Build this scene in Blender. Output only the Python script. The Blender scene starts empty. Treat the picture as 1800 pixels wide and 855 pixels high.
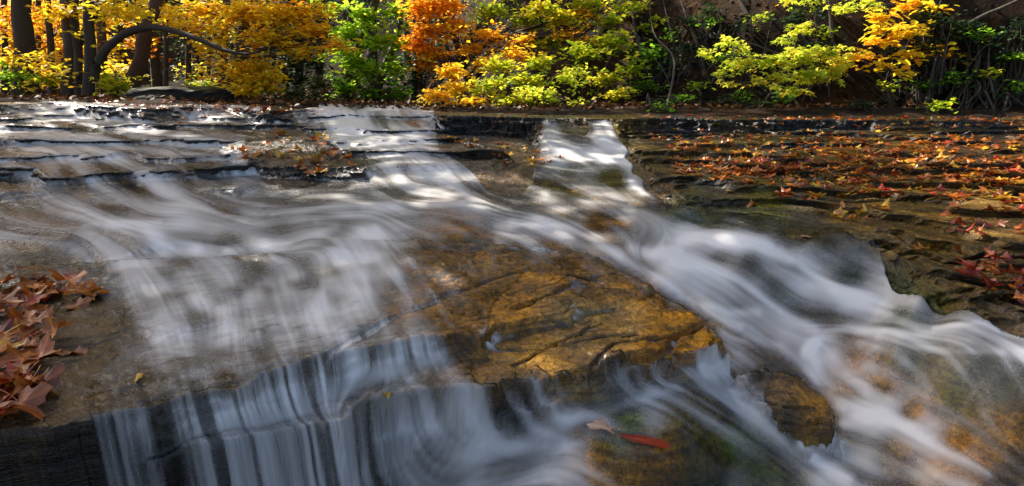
import bpy, math, random
import numpy as np
from mathutils import Vector, Matrix, Euler

R = math.radians
rng = np.random.default_rng(7)
random.seed(7)
scene = bpy.context.scene
C = scene.collection

# ------------------------------------------------------------------ camera, world, sun
CAMZ = 1.0
F = 1000.0
PITCH = math.atan2(427.5 - 168.0, F)
cp, sp = math.cos(PITCH), math.sin(PITCH)
cam_d = bpy.data.cameras.new('camera')
cam_d.sensor_width = 36.0
cam_d.lens = 36.0 * F / 1800.0
cam_d.clip_start = 0.02
cam_d.clip_end = 1000
cam = bpy.data.objects.new('camera', cam_d)
C.objects.link(cam)
cam.location = (0, 0, CAMZ)
cam.rotation_euler = (math.pi / 2 - PITCH, 0, 0)
scene.camera = cam

SUN_EL, SUN_AZ = 44.0, -56.0      # azimuth from +Y, negative = to the left
world = bpy.data.worlds.new("World")
scene.world = world
world.use_nodes = True
wn = world.node_tree
bg = wn.nodes['Background']
sky = wn.nodes.new('ShaderNodeTexSky')
sky.sky_type = 'NISHITA'
sky.sun_disc = False
sky.sun_elevation = R(SUN_EL)
sky.sun_rotation = R(SUN_AZ)
sky.dust_density = 3.0
sky.ozone_density = .4
wn.links.new(sky.outputs[0], bg.inputs[0])
bg.inputs[1].default_value = 0.105
sd = bpy.data.lights.new('sun', 'SUN')
sd.energy = 5.0
sd.angle = R(0.5)
sd.color = (1.0, 0.93, 0.82)
sun = bpy.data.objects.new('sun', sd)
C.objects.link(sun)
S = Vector((math.sin(R(SUN_AZ)) * math.cos(R(SUN_EL)), math.cos(R(SUN_AZ)) * math.cos(R(SUN_EL)), math.sin(R(SUN_EL))))
sun.rotation_euler = S.to_track_quat('Z', 'Y').to_euler()
sun.location = (-8, 10, 14)
scene.view_settings.view_transform = 'Standard'
scene.view_settings.look = 'None'
scene.view_settings.gamma = 1.0
scene.view_settings.exposure = 1.5
cy = scene.cycles
cy.use_denoising = True
cy.max_bounces = 7
cy.diffuse_bounces = 3
cy.glossy_bounces = 3
cy.transmission_bounces = 4
cy.transparent_max_bounces = 10
cy.sample_clamp_indirect = 6
cy.sample_clamp_direct = 30
cy.caustics_reflective = False
cy.caustics_refractive = False

# ------------------------------------------------------------------ pixel <-> place
def P(px, py, D):
    """point at drop D below the eye seen at pixel (px,py)"""
    vx = (px - 900) / F; vy = (427.5 - py) / F
    dy = cp + vy * sp; dz = -sp + vy * cp
    t = -D / dz
    return np.array([vx * t, dy * t, CAMZ - D])

def at(px, py, Y):
    vx = (px - 900) / F; vy = (427.5 - py) / F
    dy = cp + vy * sp; dz = -sp + vy * cp
    t = Y / dy
    return np.array([vx * t, Y, CAMZ + dz * t])

def project(x, y, z):
    zz = z - CAMZ
    fwd = y * cp - zz * sp
    up = y * sp + zz * cp
    fwd = np.maximum(fwd, 0.05)
    return 900 + F * x / fwd, 427.5 - F * up / fwd

def sstep(a, b, x):
    t = np.clip((x - a) / (b - a), 0, 1)
    return t * t * (3 - 2 * t)

# ------------------------------------------------------------------ noise
_T = [rng.random((256, 256)) for _ in range(6)]
def vnoise(x, y, k=0):
    T = _T[k % 6]
    xi = np.floor(x).astype(np.int64); yi = np.floor(y).astype(np.int64)
    fx = x - xi; fy = y - yi
    fx = fx * fx * fx * (fx * (fx * 6 - 15) + 10); fy = fy * fy * fy * (fy * (fy * 6 - 15) + 10)
    a = T[yi & 255, xi & 255]; b = T[yi & 255, (xi + 1) & 255]
    c = T[(yi + 1) & 255, xi & 255]; d = T[(yi + 1) & 255, (xi + 1) & 255]
    return (a + (b - a) * fx) * (1 - fy) + (c + (d - c) * fx) * fy
def fbm(x, y, o=4, k=0):
    s = 0; a = 1.0; t = 0
    for i in range(o):
        s = s + a * (vnoise(x * 2 ** i + 17.3 * i, y * 2 ** i + 5.1 * i, k + i) * 2 - 1); t += a; a *= 0.5
    return s / t

# ------------------------------------------------------------------ the bed grid
NU, NV = 1500, 1300
U0, U1 = -1.35, 1.35
Y0, Y1 = 0.50, 7.4
L0, L1 = math.log(Y0), math.log(Y1)
us = np.linspace(U0, U1, NU); vs = np.linspace(L0, L1, NV)
UU, VV = np.meshgrid(us, vs)
GY = np.exp(VV); GX = UU * GY

def gspace(x, y):
    return np.stack([x / y, np.log(y)], -1)

def blur_(a, r, n=2):
    r = int(r)
    for _ in range(n):
        for ax in (0, 1):
            pad = [(0, 0)] * a.ndim; pad[ax] = (r + 1, r)
            b = np.cumsum(np.pad(a, pad, 'edge'), axis=ax)
            sl1 = [slice(None)] * a.ndim; sl2 = [slice(None)] * a.ndim
            sl1[ax] = slice(2 * r + 1, None); sl2[ax] = slice(0, -(2 * r + 1))
            a = (b[tuple(sl1)] - b[tuple(sl2)]) / (2 * r + 1)
    return a
class RBF:
    def __init__(s, pts, vals, smooth=0.01):
        s.p = np.asarray(pts, float); v = np.asarray(vals, float)
        if v.ndim == 1: v = v[:, None]
        n = len(s.p)
        d = np.linalg.norm(s.p[:, None] - s.p[None], axis=-1)
        A = np.zeros((n + 3, n + 3)); A[:n, :n] = d - np.eye(n) * smooth
        A[:n, n] = 1; A[:n, n + 1:] = s.p; A[n, :n] = 1; A[n + 1:, :n] = s.p.T
        b = np.zeros((n + 3, v.shape[1])); b[:n] = v
        s.w = np.linalg.solve(A, b)
    def __call__(s, q):
        n = len(s.p)
        out = np.zeros(q.shape[:-1] + (s.w.shape[1],))
        for i in range(n):
            d = np.sqrt((q[..., 0] - s.p[i, 0]) ** 2 + (q[..., 1] - s.p[i, 1]) ** 2)
            out += d[..., None] * s.w[i]
        out += s.w[n] + q[..., 0:1] * s.w[n + 1] + q[..., 1:2] * s.w[n + 2]
        return out
# evaluate RBFs on a coarser lattice, then upsample
CU, CV = 300, 200
cu = np.linspace(U0, U1, CU); cv = np.linspace(L0, L1, CV)
CGU, CGV = np.meshgrid(cu, cv)
CQ = np.stack([CGU, CGV], -1)
def up(a):
    fi = np.linspace(0, CU - 1, NU); fj = np.linspace(0, CV - 1, NV)
    i0 = np.minimum(fi.astype(int), CU - 2); j0 = np.minimum(fj.astype(int), CV - 2)
    tu = (fi - i0)[None, :]; tv = (fj - j0)[:, None]
    if a.ndim == 3: tu = tu[..., None]; tv = tv[..., None]
    r0 = a[j0][:, i0] * (1 - tu) + a[j0][:, i0 + 1] * tu
    r1 = a[j0 + 1][:, i0] * (1 - tu) + a[j0 + 1][:, i0 + 1] * tu
    return r0 * (1 - tv) + r1 * tv
def height_from(ctrl, smooth=0.01):
    w = np.array([P(*c) for c in ctrl])
    f = RBF(gspace(w[:, 0], w[:, 1]), w[:, 2], smooth)
    return up(f(CQ))[..., 0]

BASE = [(-200, 855, 1.12), (100, 855, 1.15), (400, 855, 1.10), (700, 855, 1.02), (850, 840, .98), (1000, 855, .93), (1000, 760, .88),
        (1060, 720, .80), (1085, 785, .86), (1180, 665, .76), (1250, 690, .80), (1250, 780, .88), (1300, 855, .95),
        (1290, 720, .87), (1390, 790, .94), (1450, 820, .96), (1600, 850, .96), (1800, 850, .87), (2100, 850, .80),
        (1500, 740, .92), (1450, 650, .86), (1600, 700, .845), (1700, 720, .81), (1800, 720, .755), (2100, 720, .70), (1530, 640, .82),
        (1530, 600, .78), (1650, 600, .74), (1800, 612, .66), (2100, 660, .65),
        (1340, 600, .79), (1290, 560, .74), (1400, 550, .73), (1550, 550, .70), (1700, 570, .65), (1800, 592, .632), (2000, 670, .66),
        (1180, 490, .63), (1300, 480, .62), (1400, 470, .60), (1480, 500, .64), (1210, 365, .485), (1330, 382, .495), (1480, 412, .52), (1560, 458, .56), (1625, 512, .59), (1700, 550, .617),
        (1120, 430, .57), (1200, 440, .60), (1300, 415, .55),
        (1200, 380, .54), (1100, 360, .51), (1100, 320, .47), (1000, 300, .45), (1050, 285, .43), (1150, 285, .42),
        (900, 345, .49), (700, 345, .49), (500, 345, .49), (300, 350, .5), (100, 370, .51), (-100, 380, .52),
        (900, 400, .54), (750, 390, .53), (600, 410, .55), (400, 420, .55), (250, 440, .57), (100, 430, .57), (-100, 440, .58),
        # left upper slope (rises from the ledge line to the lip)
        (900, 262, .33), (700, 262, .34), (500, 262, .34), (300, 262, .34), (100, 262, .33), (-100, 262, .33),
        (850, 225, .25), (680, 230, .27), (500, 225, .25), (300, 220, .235), (100, 215, .215), (-100, 215, .2),
        (1000, 285, .43), (1060, 240, .30),
        # behind
        (1200, 200, .17), (1000, 203, .18), (800, 199, .17), (600, 196, .155), (400, 186, .10), (200, 176, .05), (0, 172, .03)]
# main surface
Z = height_from(BASE)

def poly_sd(poly):
    """signed distance in metres on the bed grid, positive inside"""
    P2 = np.array(poly)
    d = np.full(GX.shape, 1e9); ins = np.zeros(GX.shape, bool)
    n = len(P2)
    for i in range(n):
        a = P2[i]; b = P2[(i + 1) % n]
        e = b - a
        wx = GX - a[0]; wy = GY - a[1]
        t = np.clip((wx * e[0] + wy * e[1]) / (e @ e + 1e-12), 0, 1)
        d = np.minimum(d, (wx - e[0] * t) ** 2 + (wy - e[1] * t) ** 2)
        cond = (a[1] > GY) != (b[1] > GY)
        xi = a[0] + (GY - a[1]) / (b[1] - a[1] + 1e-12) * (b[0] - a[0])
        ins ^= cond & (GX < xi)
    d = np.sqrt(d)
    return np.where(ins, d, -d)

EDGE1 = fbm(GX * 5, GY * 5, 4, 1); EDGE2 = fbm(GX * 22, GY * 22, 3, 2)
EDGE3 = fbm(GX * 9 + 40, GY * 9 + 3, 4, 3); EDGE4 = fbm(GX * 13 + 9, GY * 13 + 70, 4, 4)
ZONE = np.zeros(GX.shape, np.int8)
def layer(poly, top, amp=.02, width=.010, spread=.02, zone=None, steps=3, soft=False):
    """lay a slab whose top is the surface 'top' over the bed inside the polygon, its edge broken into strata"""
    global Z
    pw = [P(*c)[:2] for c in poly]
    sdm = poly_sd(pw)
    t = 0
    EK = .18 if zone == 1 else .35
    ns = [EDGE1 * amp + EDGE2 * amp * EK, EDGE3 * amp + EDGE2 * amp * .3, EDGE4 * amp - EDGE2 * amp * .3, EDGE1 * -.7 * amp + EDGE3 * amp * .6, EDGE4 * amp + EDGE1 * .5 * amp]
    for k in range(steps):
        off = spread * (k - (steps - 1) / 2) / max(1, steps - 1) if steps > 1 else 0
        t = t + sstep(-width / 2, width / 2, sdm + ns[k % 5] - off) / steps
    Z = Z * (1 - t) + top * t
    if zone is not None: ZONE[(sdm + ns[0]) > -spread * .8] = zone
    return sdm

# -- upper left slope: broken terraces
def terrace(z, step, noise, sharp=.16):
    u = (z + noise) / step
    fl = np.floor(u); fr = u - fl
    return step * (fl + sstep(0.5 - sharp, 0.5 + sharp, fr)) - noise
far_m = sstep(3.0, 3.5, GY)
_px, _py = project(GX, GY, Z)
casc = sstep(915, 950, _px) * (1 - sstep(1120, 1160, _px))
far_m = far_m * (1 - casc)
Zt = terrace(Z, .055, .035 * fbm(GX * 1.1, GY * 2.2, 4, 2) + .008 * fbm(GX * 7, GY * 9, 3, 2), .08)
tm = far_m * np.clip(.62 + .9 * fbm(GX * 1.7 + 11, GY * 2.3, 3, 5), .35, .95)
Z = Z * (1 - tm) + Zt * tm

# -- ledge at mid distance (a thin drop of some 7 cm)
topG = height_from([(-300, 310, .41), (0, 305, .40), (300, 297, .395), (640, 300, .40), (870, 290, .385), (900, 262, .33), (700, 262, .34), (500, 262, .34),
                    (300, 262, .34), (0, 262, .33), (-300, 262, .33), (850, 225, .25), (680, 230, .27), (500, 225, .25), (300, 220, .235), (100, 215, .215), (-100, 215, .2),
                    (600, 200, .165), (400, 188, .12), (200, 180, .07), (0, 178, .05), (-200, 178, .05)])
topGs = topG
topG = terrace(topG, .055, .04 * fbm(GX * .9 + 3, GY * 2.0, 4, 1) + .006 * fbm(GX * 7, GY * 9, 3, 2), .06)
tmg = np.clip(.60 + 1.1 * fbm(GX * 1.9 + 21, GY * 2.1, 3, 4), .65, 1)
topG = topG * tmg + topGs * (1 - tmg)
layer([(-700, 318, .42), (0, 311, .41), (90, 314, .41), (150, 312, .41), (240, 304, .40), (330, 301, .40), (440, 295, .395), (520, 300, .40), (640, 303, .40), (655, 296, .395), (760, 295, .39), (870, 291, .385),
       (930, 262, .33), (940, 215, .22), (940, 180, .06), (-500, 180, .06), (-800, 200, .1)], topG, .035, .02, .05, zone=2)
# small terraces under the ledge, left
topG2 = height_from([(-300, 340, .45), (0, 335, .455), (250, 330, .46), (400, 322, .455), (500, 318, .45), (300, 300, .45)])
layer([(-500, 355, .47), (0, 345, .465), (90, 340, .46), (60, 318, .45), (-400, 320, .45)], topG2, .03, .015, .04, zone=2)
layer([(345, 333, .465), (420, 338, .465), (490, 320, .455), (470, 305, .44), (350, 312, .44)], topG2, .02, .015, .03, zone=2)

# -- upper lip
topH = height_from([(-300, 172, .025), (0, 172, .03), (90, 171, .02), (200, 175, .045), (270, 182, .08), (400, 182, .08), (560, 191, .12), (600, 198, .155), (745, 196, .15), (850, 199, .165), (950, 204, .18), (1100, 206, .185),
                    (1200, 207, .19), (1500, 210, .20), (1800, 216, .22), (2200, 220, .23),
                    (0, 170.5, .02), (400, 176, .06), (800, 190, .15), (1200, 197, .17), (1700, 197, .17)], .02)
H_poly = [(-700, 182, .07), (0, 179, .05), (90, 174, .03), (180, 181, .06), (270, 190, .10), (400, 187, .10), (470, 196, .13), (560, 197, .145), (600, 203, .17), (745, 199, .16), (780, 207, .185),
          (860, 207, .185), (940, 209, .19), (1000, 209, .19), (1100, 210, .195), (1150, 208, .19), (1300, 211, .2), (1500, 213, .21), (1800, 218, .23), (2400, 226, .25)]
# the right wall of the upper ledge stands on the right shelf
topE = height_from([(1150, 302, .42), (1200, 345, .455), (1330, 363, .465), (1480, 392, .49), (1560, 430, .52), (1625, 490, .56), (1800, 572, .61), (2200, 700, .65),
                    (1500, 300, .385), (1250, 300, .41), (1800, 300, .36), (1800, 420, .46), (1650, 380, .45), (1500, 250, .31), (1800, 250, .28), (1200, 262, .35), (1130, 270, .37), (2200, 300, .36), (2200, 420, .47),
                    (1200, 235, .32), (1500, 232, .29), (1800, 230, .26)], .005)
noiE = .03 * fbm(GX * .8 + 5, GY * 2.4, 4, 3) + .012 * fbm(GX * 4, GY * 7, 3, 4)
topEt = terrace(topE, .034, noiE, .05)
topEt = topEt * .9 + topE * .1
sdE = layer([(1120, 292, .42), (1160, 325, .44), (1205, 348, .457), (1270, 355, .46), (1330, 366, .468), (1400, 378, .48), (1460, 392, .49), (1520, 402, .50), (1570, 440, .53), (1600, 470, .55), (1640, 500, .57), (1700, 532, .59), (1800, 574, .61), (1950, 640, .63),
       (2500, 800, .70), (2600, 400, .5), (2600, 200, .2), (1110, 200, .18), (1090, 235, .3), (1110, 268, .38)], topEt, .03, .014, .05, zone=3)

# islands that carry leaves
topI = height_from([(760, 236, .31), (860, 246, .34), (980, 272, .395), (960, 290, .42), (900, 290, .41), (850, 262, .365), (800, 248, .335), (780, 234, .32), (950, 240, .345), (1050, 262, .38), (700, 262, .34), (1100, 300, .44), (600, 300, .40)], .01)
layer([(760, 238, .315), (820, 256, .345), (880, 275, .385), (905, 291, .415), (960, 292, .42), (988, 278, .40), (950, 262, .375), (935, 245, .345), (940, 236, .34), (770, 230, .31)], topI + .015 * fbm(GX * 3, GY * 5, 4, 4), .03, .02, .05, zone=2)
topJ = height_from([(400, 262, .33), (480, 245, .29), (580, 250, .29), (580, 280, .36), (480, 292, .385), (640, 298, .39)], .01)
layer([(390, 262, .335), (430, 284, .375), (500, 298, .395), (600, 302, .40), (645, 304, .40), (640, 292, .385), (590, 285, .37), (585, 250, .29), (480, 240, .275)], topJ + .012, .03, .015, .05, zone=2)
pwH = [P(*c)[:2] for c in H_poly] + [np.array([12, 9.]), np.array([-12, 9.])]
sdH = poly_sd(pwH)
tH = 0
for k, nn in enumerate([EDGE1, EDGE3, EDGE4, EDGE1 * -.6 + EDGE3 * .5]):
    tH = tH + sstep(-.015, .015, sdH + nn * .07 + EDGE2 * .015 - .10 * (k - 1.5) / 3) / 4
Z = Z * (1 - tH) + topH * tH
ZONE[sdH > -.10] = 4

# -- the big foreground slabs: lower (B) then upper (A)
topB = height_from([(0, 855, .84), (200, 830, .79), (300, 812, .762), (380, 792, .75), (460, 772, .755), (540, 757, .765), (610, 738, .755), (700, 702, .735), (860, 692, .72), (1060, 665, .70), (1160, 640, .685), (1285, 598, .68), (1240, 560, .66),
                    (1130, 490, .60), (1000, 440, .562), (750, 432, .56), (1000, 575, .655), (1000, 560, .65), (850, 620, .68), (700, 640, .70), (1150, 560, .64)], .003)
layer([(-500, 880, .85), (0, 868, .85), (200, 832, .79), (290, 812, .765), (380, 793, .752), (460, 772, .757), (540, 757, .767), (600, 745, .757), (640, 716, .745), (700, 702, .735), (780, 697, .73), (860, 692, .72), (960, 682, .71), (1060, 665, .70), (1160, 642, .685), (1180, 630, .685), (1225, 622, .68), (1255, 612, .68),
       (1287, 598, .68), (1240, 560, .66), (1180, 520, .62), (1120, 482, .595), (1060, 455, .575), (1000, 438, .56), (880, 428, .552), (740, 430, .56), (500, 430, .57), (0, 470, .60), (-500, 500, .6)], topB, .016, .012, .022, zone=1)
topA = height_from([(-200, 800, .67), (0, 770, .66), (180, 735, .66), (420, 690, .655), (600, 635, .64), (760, 600, .63), (860, 588, .635), (930, 560, .625), (1010, 530, .61), (1130, 505, .60), (1010, 470, .575), (900, 440, .555),
                    (700, 440, .56), (500, 450, .575), (250, 470, .59), (0, 480, .59), (-200, 490, .59), (300, 580, .625), (600, 540, .61)], .003)
layer([(-500, 850, .68), (-200, 805, .67), (0, 771, .66), (90, 757, .66), (180, 737, .66), (300, 713, .657), (420, 691, .655), (480, 668, .652), (540, 650, .648), (600, 634, .643), (680, 617, .637), (760, 600, .632), (800, 590, .632), (845, 598, .635), (870, 576, .632), (930, 562, .626),
       (1000, 547, .618), (1010, 532, .612), (1090, 520, .607), (1150, 500, .605), (1060, 462, .575), (960, 440, .555), (800, 435, .55), (700, 440, .555), (300, 450, .575), (0, 470, .59), (-500, 480, .6)], topA, .014, .010, .016, zone=1)
# the rock by the right channel
topC = height_from([(1300, 655, .775), (1340, 645, .765), (1420, 690, .80), (1480, 735, .845), (1465, 762, .868), (1390, 755, .86), (1310, 712, .83), (1380, 700, .798)], .003) + .022 * terrace(fbm(GX * 8 + GY * 5, GY * 14, 3, 2), .3, 0, .08)
layer([(1282, 668, .79), (1300, 648, .77), (1345, 640, .765), (1400, 665, .785), (1445, 700, .81), (1482, 732, .845), (1478, 765, .875), (1420, 768, .875), (1350, 738, .85), (1300, 705, .825)], topC, .028, .016, .03, zone=5)
# humps under the right-hand stream and in the lower foreground
def hump(px, py, D, r, h, sx=1.0, sy=1.0, ang=0):
    global Z
    c = P(px, py, D); dx = GX - c[0]; dy = GY - c[1]
    a = R(ang); ex = dx * math.cos(a) + dy * math.sin(a); ey = -dx * math.sin(a) + dy * math.cos(a)
    q = (ex / (r * sx)) ** 2 + (ey / (r * sy)) ** 2
    Z = Z + h * np.exp(-q * 1.2)
hump(1600, 690, .87, .20, .07, 1.3, .7, -40)
hump(1330, 470, .65, .16, .05, 1.5, .6, -30)
hump(1500, 500, .69, .15, .04, 1.6, .6, -35)
hump(1130, 780, .87, .17, .05, 1.3, .8, -30)
hump(1190, 400, .56, .15, .035, 1.4, .6, -25)
hump(760, 415, .54, .18, .03, 1.5, .6, 0)

# fine relief
rel = .010 * fbm(GX * 6, GY * 8, 4, 5) + .0035 * fbm(GX * 30, GY * 34, 3, 0)
strata = terrace(rel * 2.2, .008, 0 * rel, .2) * .5
near = np.where(ZONE == 1, 1.0, .8)
Z = Z + (rel * .55 + strata * .6) * near
Z = Z + .020 * (terrace(fbm(GX * 2 + GY * 1.5, GY * 6 - GX * 2.5, 4, 2), .22, 0, .05)) * (ZONE == 1)
# joint cracks across the slabs
def crack(pts, w, dep, j=.008):
    global Z
    for a, b in zip(pts[:-1], pts[1:]):
        A_ = P(*a)[:2]; B_ = P(*b)[:2]; e = B_ - A_
        wx = GX + EDGE4 * j - A_[0]; wy = GY + EDGE1 * j - A_[1]
        t = np.clip((wx * e[0] + wy * e[1]) / (e @ e), 0, 1)
        d = np.hypot(wx - e[0] * t, wy - e[1] * t)
        Z = Z - dep * (1 - sstep(w * .3, w, d))
crack([(745, 437, .56), (850, 442, .56), (900, 437, .56), (1000, 440, .56)], .016, .035)
crack([(1240, 565, .655), (1190, 590, .66), (1160, 640, .68)], .014, .035)
crack([(860, 590, .635), (1000, 600, .65), (1120, 590, .655)], .012, .022)
crack([(850, 500, .60), (930, 475, .58), (1060, 490, .59)], .012, .028)
crack([(560, 640, .64), (700, 560, .62), (850, 500, .60)], .012, .022)
crack([(900, 545, .62), (1010, 500, .60), (1110, 505, .60)], .014, .03)
crack([(900, 640, .68), (980, 600, .66), (1060, 560, .64)], .010, .02)
crack([(1040, 665, .70), (1080, 620, .67), (1190, 590, .66)], .010, .02)
crack([(1300, 690, .81), (1380, 715, .82), (1440, 730, .84)], .010, .015)
crack([(1200, 290, .40), (1400, 300, .40), (1600, 305, .39), (1850, 300, .37)], .03, .03, .03)
crack([(1350, 345, .45), (1600, 350, .43), (1850, 345, .42)], .025, .03, .03)
crack([(1550, 430, .52), (1650, 442, .50), (1850, 455, .50)], .02, .035, .03)

# ------------------------------------------------------------------ far land
def farz(x, y):
    """valley floor and slopes beyond the lip"""
    z = .87 + .10 * sstep(-1, -4, x) + .03 * fbm(x * .6, y * .6, 3, 1)
    # right slope: distance beyond a line that runs back and to the left
    bx0 = np.maximum(1.5 * y + .6, 3.2)
    bx = np.interp(y, [0, 4.8, 5.8, 6.8, 8.5, 12, 20, 40], [9, 7.0, 4.2, 1.8, .2, -2.0, -4.5, -5])
    bx = np.where(y < 4.8, bx0, np.where(y < 5.8, bx0 + (bx - bx0) * sstep(4.8, 5.8, y), bx))
    d = np.maximum(0, x - bx)
    z = z + 0.95 * d * sstep(0, 1.2, d) * (1 - .25 * sstep(4, 12, d)) 
    # left wood floor, then a slope
    e = np.maximum(0, -x - 14); z = z + e * .5
    z = z + np.minimum(np.maximum(0, -2.2 - y) * 1.1, 7)  # unseen rise behind the camera, added to block low sky
    z = z + np.minimum(np.maximum(0, -x - np.maximum(1.6 * y + 1, 4.5)) * .6, 2.5) * (1 - sstep(4.5, 6, y))  # unseen low bank at near left, added against low sky too
    g = np.maximum(0, y - 21); z = z + g * .75 * sstep(0, 6, g)
    z = z + .22 * fbm(x * .9, y * .9, 4, 2) * sstep(.3, 2, d) + .5 * fbm(x * .25, y * .25, 3, 4) * sstep(9, 16, y)
    return z
FZ = farz(GX, GY)
tb = sstep(.0, .7, sdH - .25)
Z = Z * (1 - tb) + FZ * tb

# height lookup
def hz(x, y):
    fu = (np.asarray(x) / np.asarray(y) - U0) / (U1 - U0) * (NU - 1); fv = (np.log(y) - L0) / (L1 - L0) * (NV - 1)
    i = np.clip(np.floor(fu).astype(int), 0, NU - 2); j = np.clip(np.floor(fv).astype(int), 0, NV - 2)
    a = np.clip(fu - i, 0, 1); b = np.clip(fv - j, 0, 1)
    return (Z[j, i] * (1 - a) + Z[j, i + 1] * a) * (1 - b) + (Z[j + 1, i] * (1 - a) + Z[j + 1, i + 1] * a) * b
def hzw(x, y):
    i = int(np.clip((x / y - U0) / (U1 - U0) * (NU - 1), 0, NU - 1)); j = int(np.clip((math.log(y) - L0) / (L1 - L0) * (NV - 1), 0, NV - 1))
    return max(float(ZW[j, i]), float(Z[j, i]))
def hit(px, py, dmax=7.2):
    for Y in np.exp(np.linspace(math.log(.7), math.log(dmax), 700)):
        p = at(px, py, Y)
        if p[2] <= float(hz(p[0], p[1])): return np.array([p[0], p[1], float(hz(p[0], p[1]))])
    return None
def land(x, y):
    if Y0 < y < 7.2 and abs(x / y) < 1.34: return float(hz(x, y))
    return float(farz(np.array([x * 1.0]), np.array([y * 1.0]))[0])

hloc = Z - blur_(Z, 5)
CUT = np.clip(hloc * 2.2, -.035, .035) * sstep(.004, .012, np.abs(hloc)) * (1 - sstep(5.6, 6.2, GY)) * np.where((ZONE == 1) | (ZONE == 5), .0, 1.0) * sstep(1.3, 2.2, GY + np.maximum(GX, 0) * .8)
PX, PY = project(GX, GY, Z)

# ------------------------------------------------------------------ mesh helpers
def mesh_np(name, verts, faces, mats, attrs=None, parent=None, smooth=True, link=True, matidx=None):
    """faces: (n,k) array or list of arrays of different k"""
    me = bpy.data.meshes.new(name)
    fl = faces if isinstance(faces, list) else [faces]
    fl = [np.asarray(f, np.int32) for f in fl if len(f)]
    loops = np.concatenate([f.ravel() for f in fl]) if fl else np.zeros(0, np.int32)
    tot = np.concatenate([np.full(len(f), f.shape[1], np.int32) for f in fl]) if fl else np.zeros(0, np.int32)
    start = np.concatenate([[0], np.cumsum(tot)[:-1]]).astype(np.int32)
    me.vertices.add(len(verts)); me.vertices.foreach_set('co', np.asarray(verts, np.float32).ravel())
    me.loops.add(len(loops)); me.loops.foreach_set('vertex_index', loops)
    me.polygons.add(len(tot)); me.polygons.foreach_set('loop_start', start); me.polygons.foreach_set('loop_total', tot)
    if smooth: me.polygons.foreach_set('use_smooth', np.ones(len(tot), bool))
    for m in (mats if isinstance(mats, (list, tuple)) else [mats]): me.materials.append(m)
    if matidx is not None: me.polygons.foreach_set('material_index', np.asarray(matidx, np.int32))
    me.update(calc_edges=True)
    for k, v in (attrs or {}).items():
        v = np.asarray(v, np.float32)
        if v.ndim == 1:
            a = me.attributes.new(k, 'FLOAT', 'POINT'); a.data.foreach_set('value', v)
        else:
            a = me.attributes.new(k, 'FLOAT_COLOR', 'POINT')
            if v.shape[1] == 3: v = np.concatenate([v, np.ones((len(v), 1), np.float32)], 1)
            a.data.foreach_set('color', v.ravel())
    o = bpy.data.objects.new(name, me)
    if link: C.objects.link(o)
    if parent: o.parent = parent
    return o

def tag(o, label=None, cat=None, group=None, kind=None):
    if label: o['label'] = label
    if cat: o['category'] = cat
    if group: o['group'] = group
    if kind: o['kind'] = kind
    return o
def empty(name, loc):
    o = bpy.data.objects.new(name, None); C.objects.link(o); o.location = loc; o.empty_display_size = .1
    return o

def grid_faces(mask_quads):
    j, i = np.nonzero(mask_quads)
    a = j * NU + i
    return np.stack([a, a + 1, a + NU + 1, a + NU], 1)
def submesh(name, quads, zg, mat, attrs, parent=None):
    f = grid_faces(quads)
    used = np.zeros(NU * NV, bool); used[f.ravel()] = True
    idx = np.cumsum(used) - 1
    yy = GY - CUT if zg is Z else GY
    v = np.stack([GX.ravel()[used], yy.ravel()[used], zg.ravel()[used]], 1)
    at_ = {k: (a.reshape(NU * NV, -1)[used] if a.ndim == 3 else a.ravel()[used]) for k, a in attrs.items()}
    return mesh_np(name, v, idx[f], mat, at_, parent)

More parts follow.
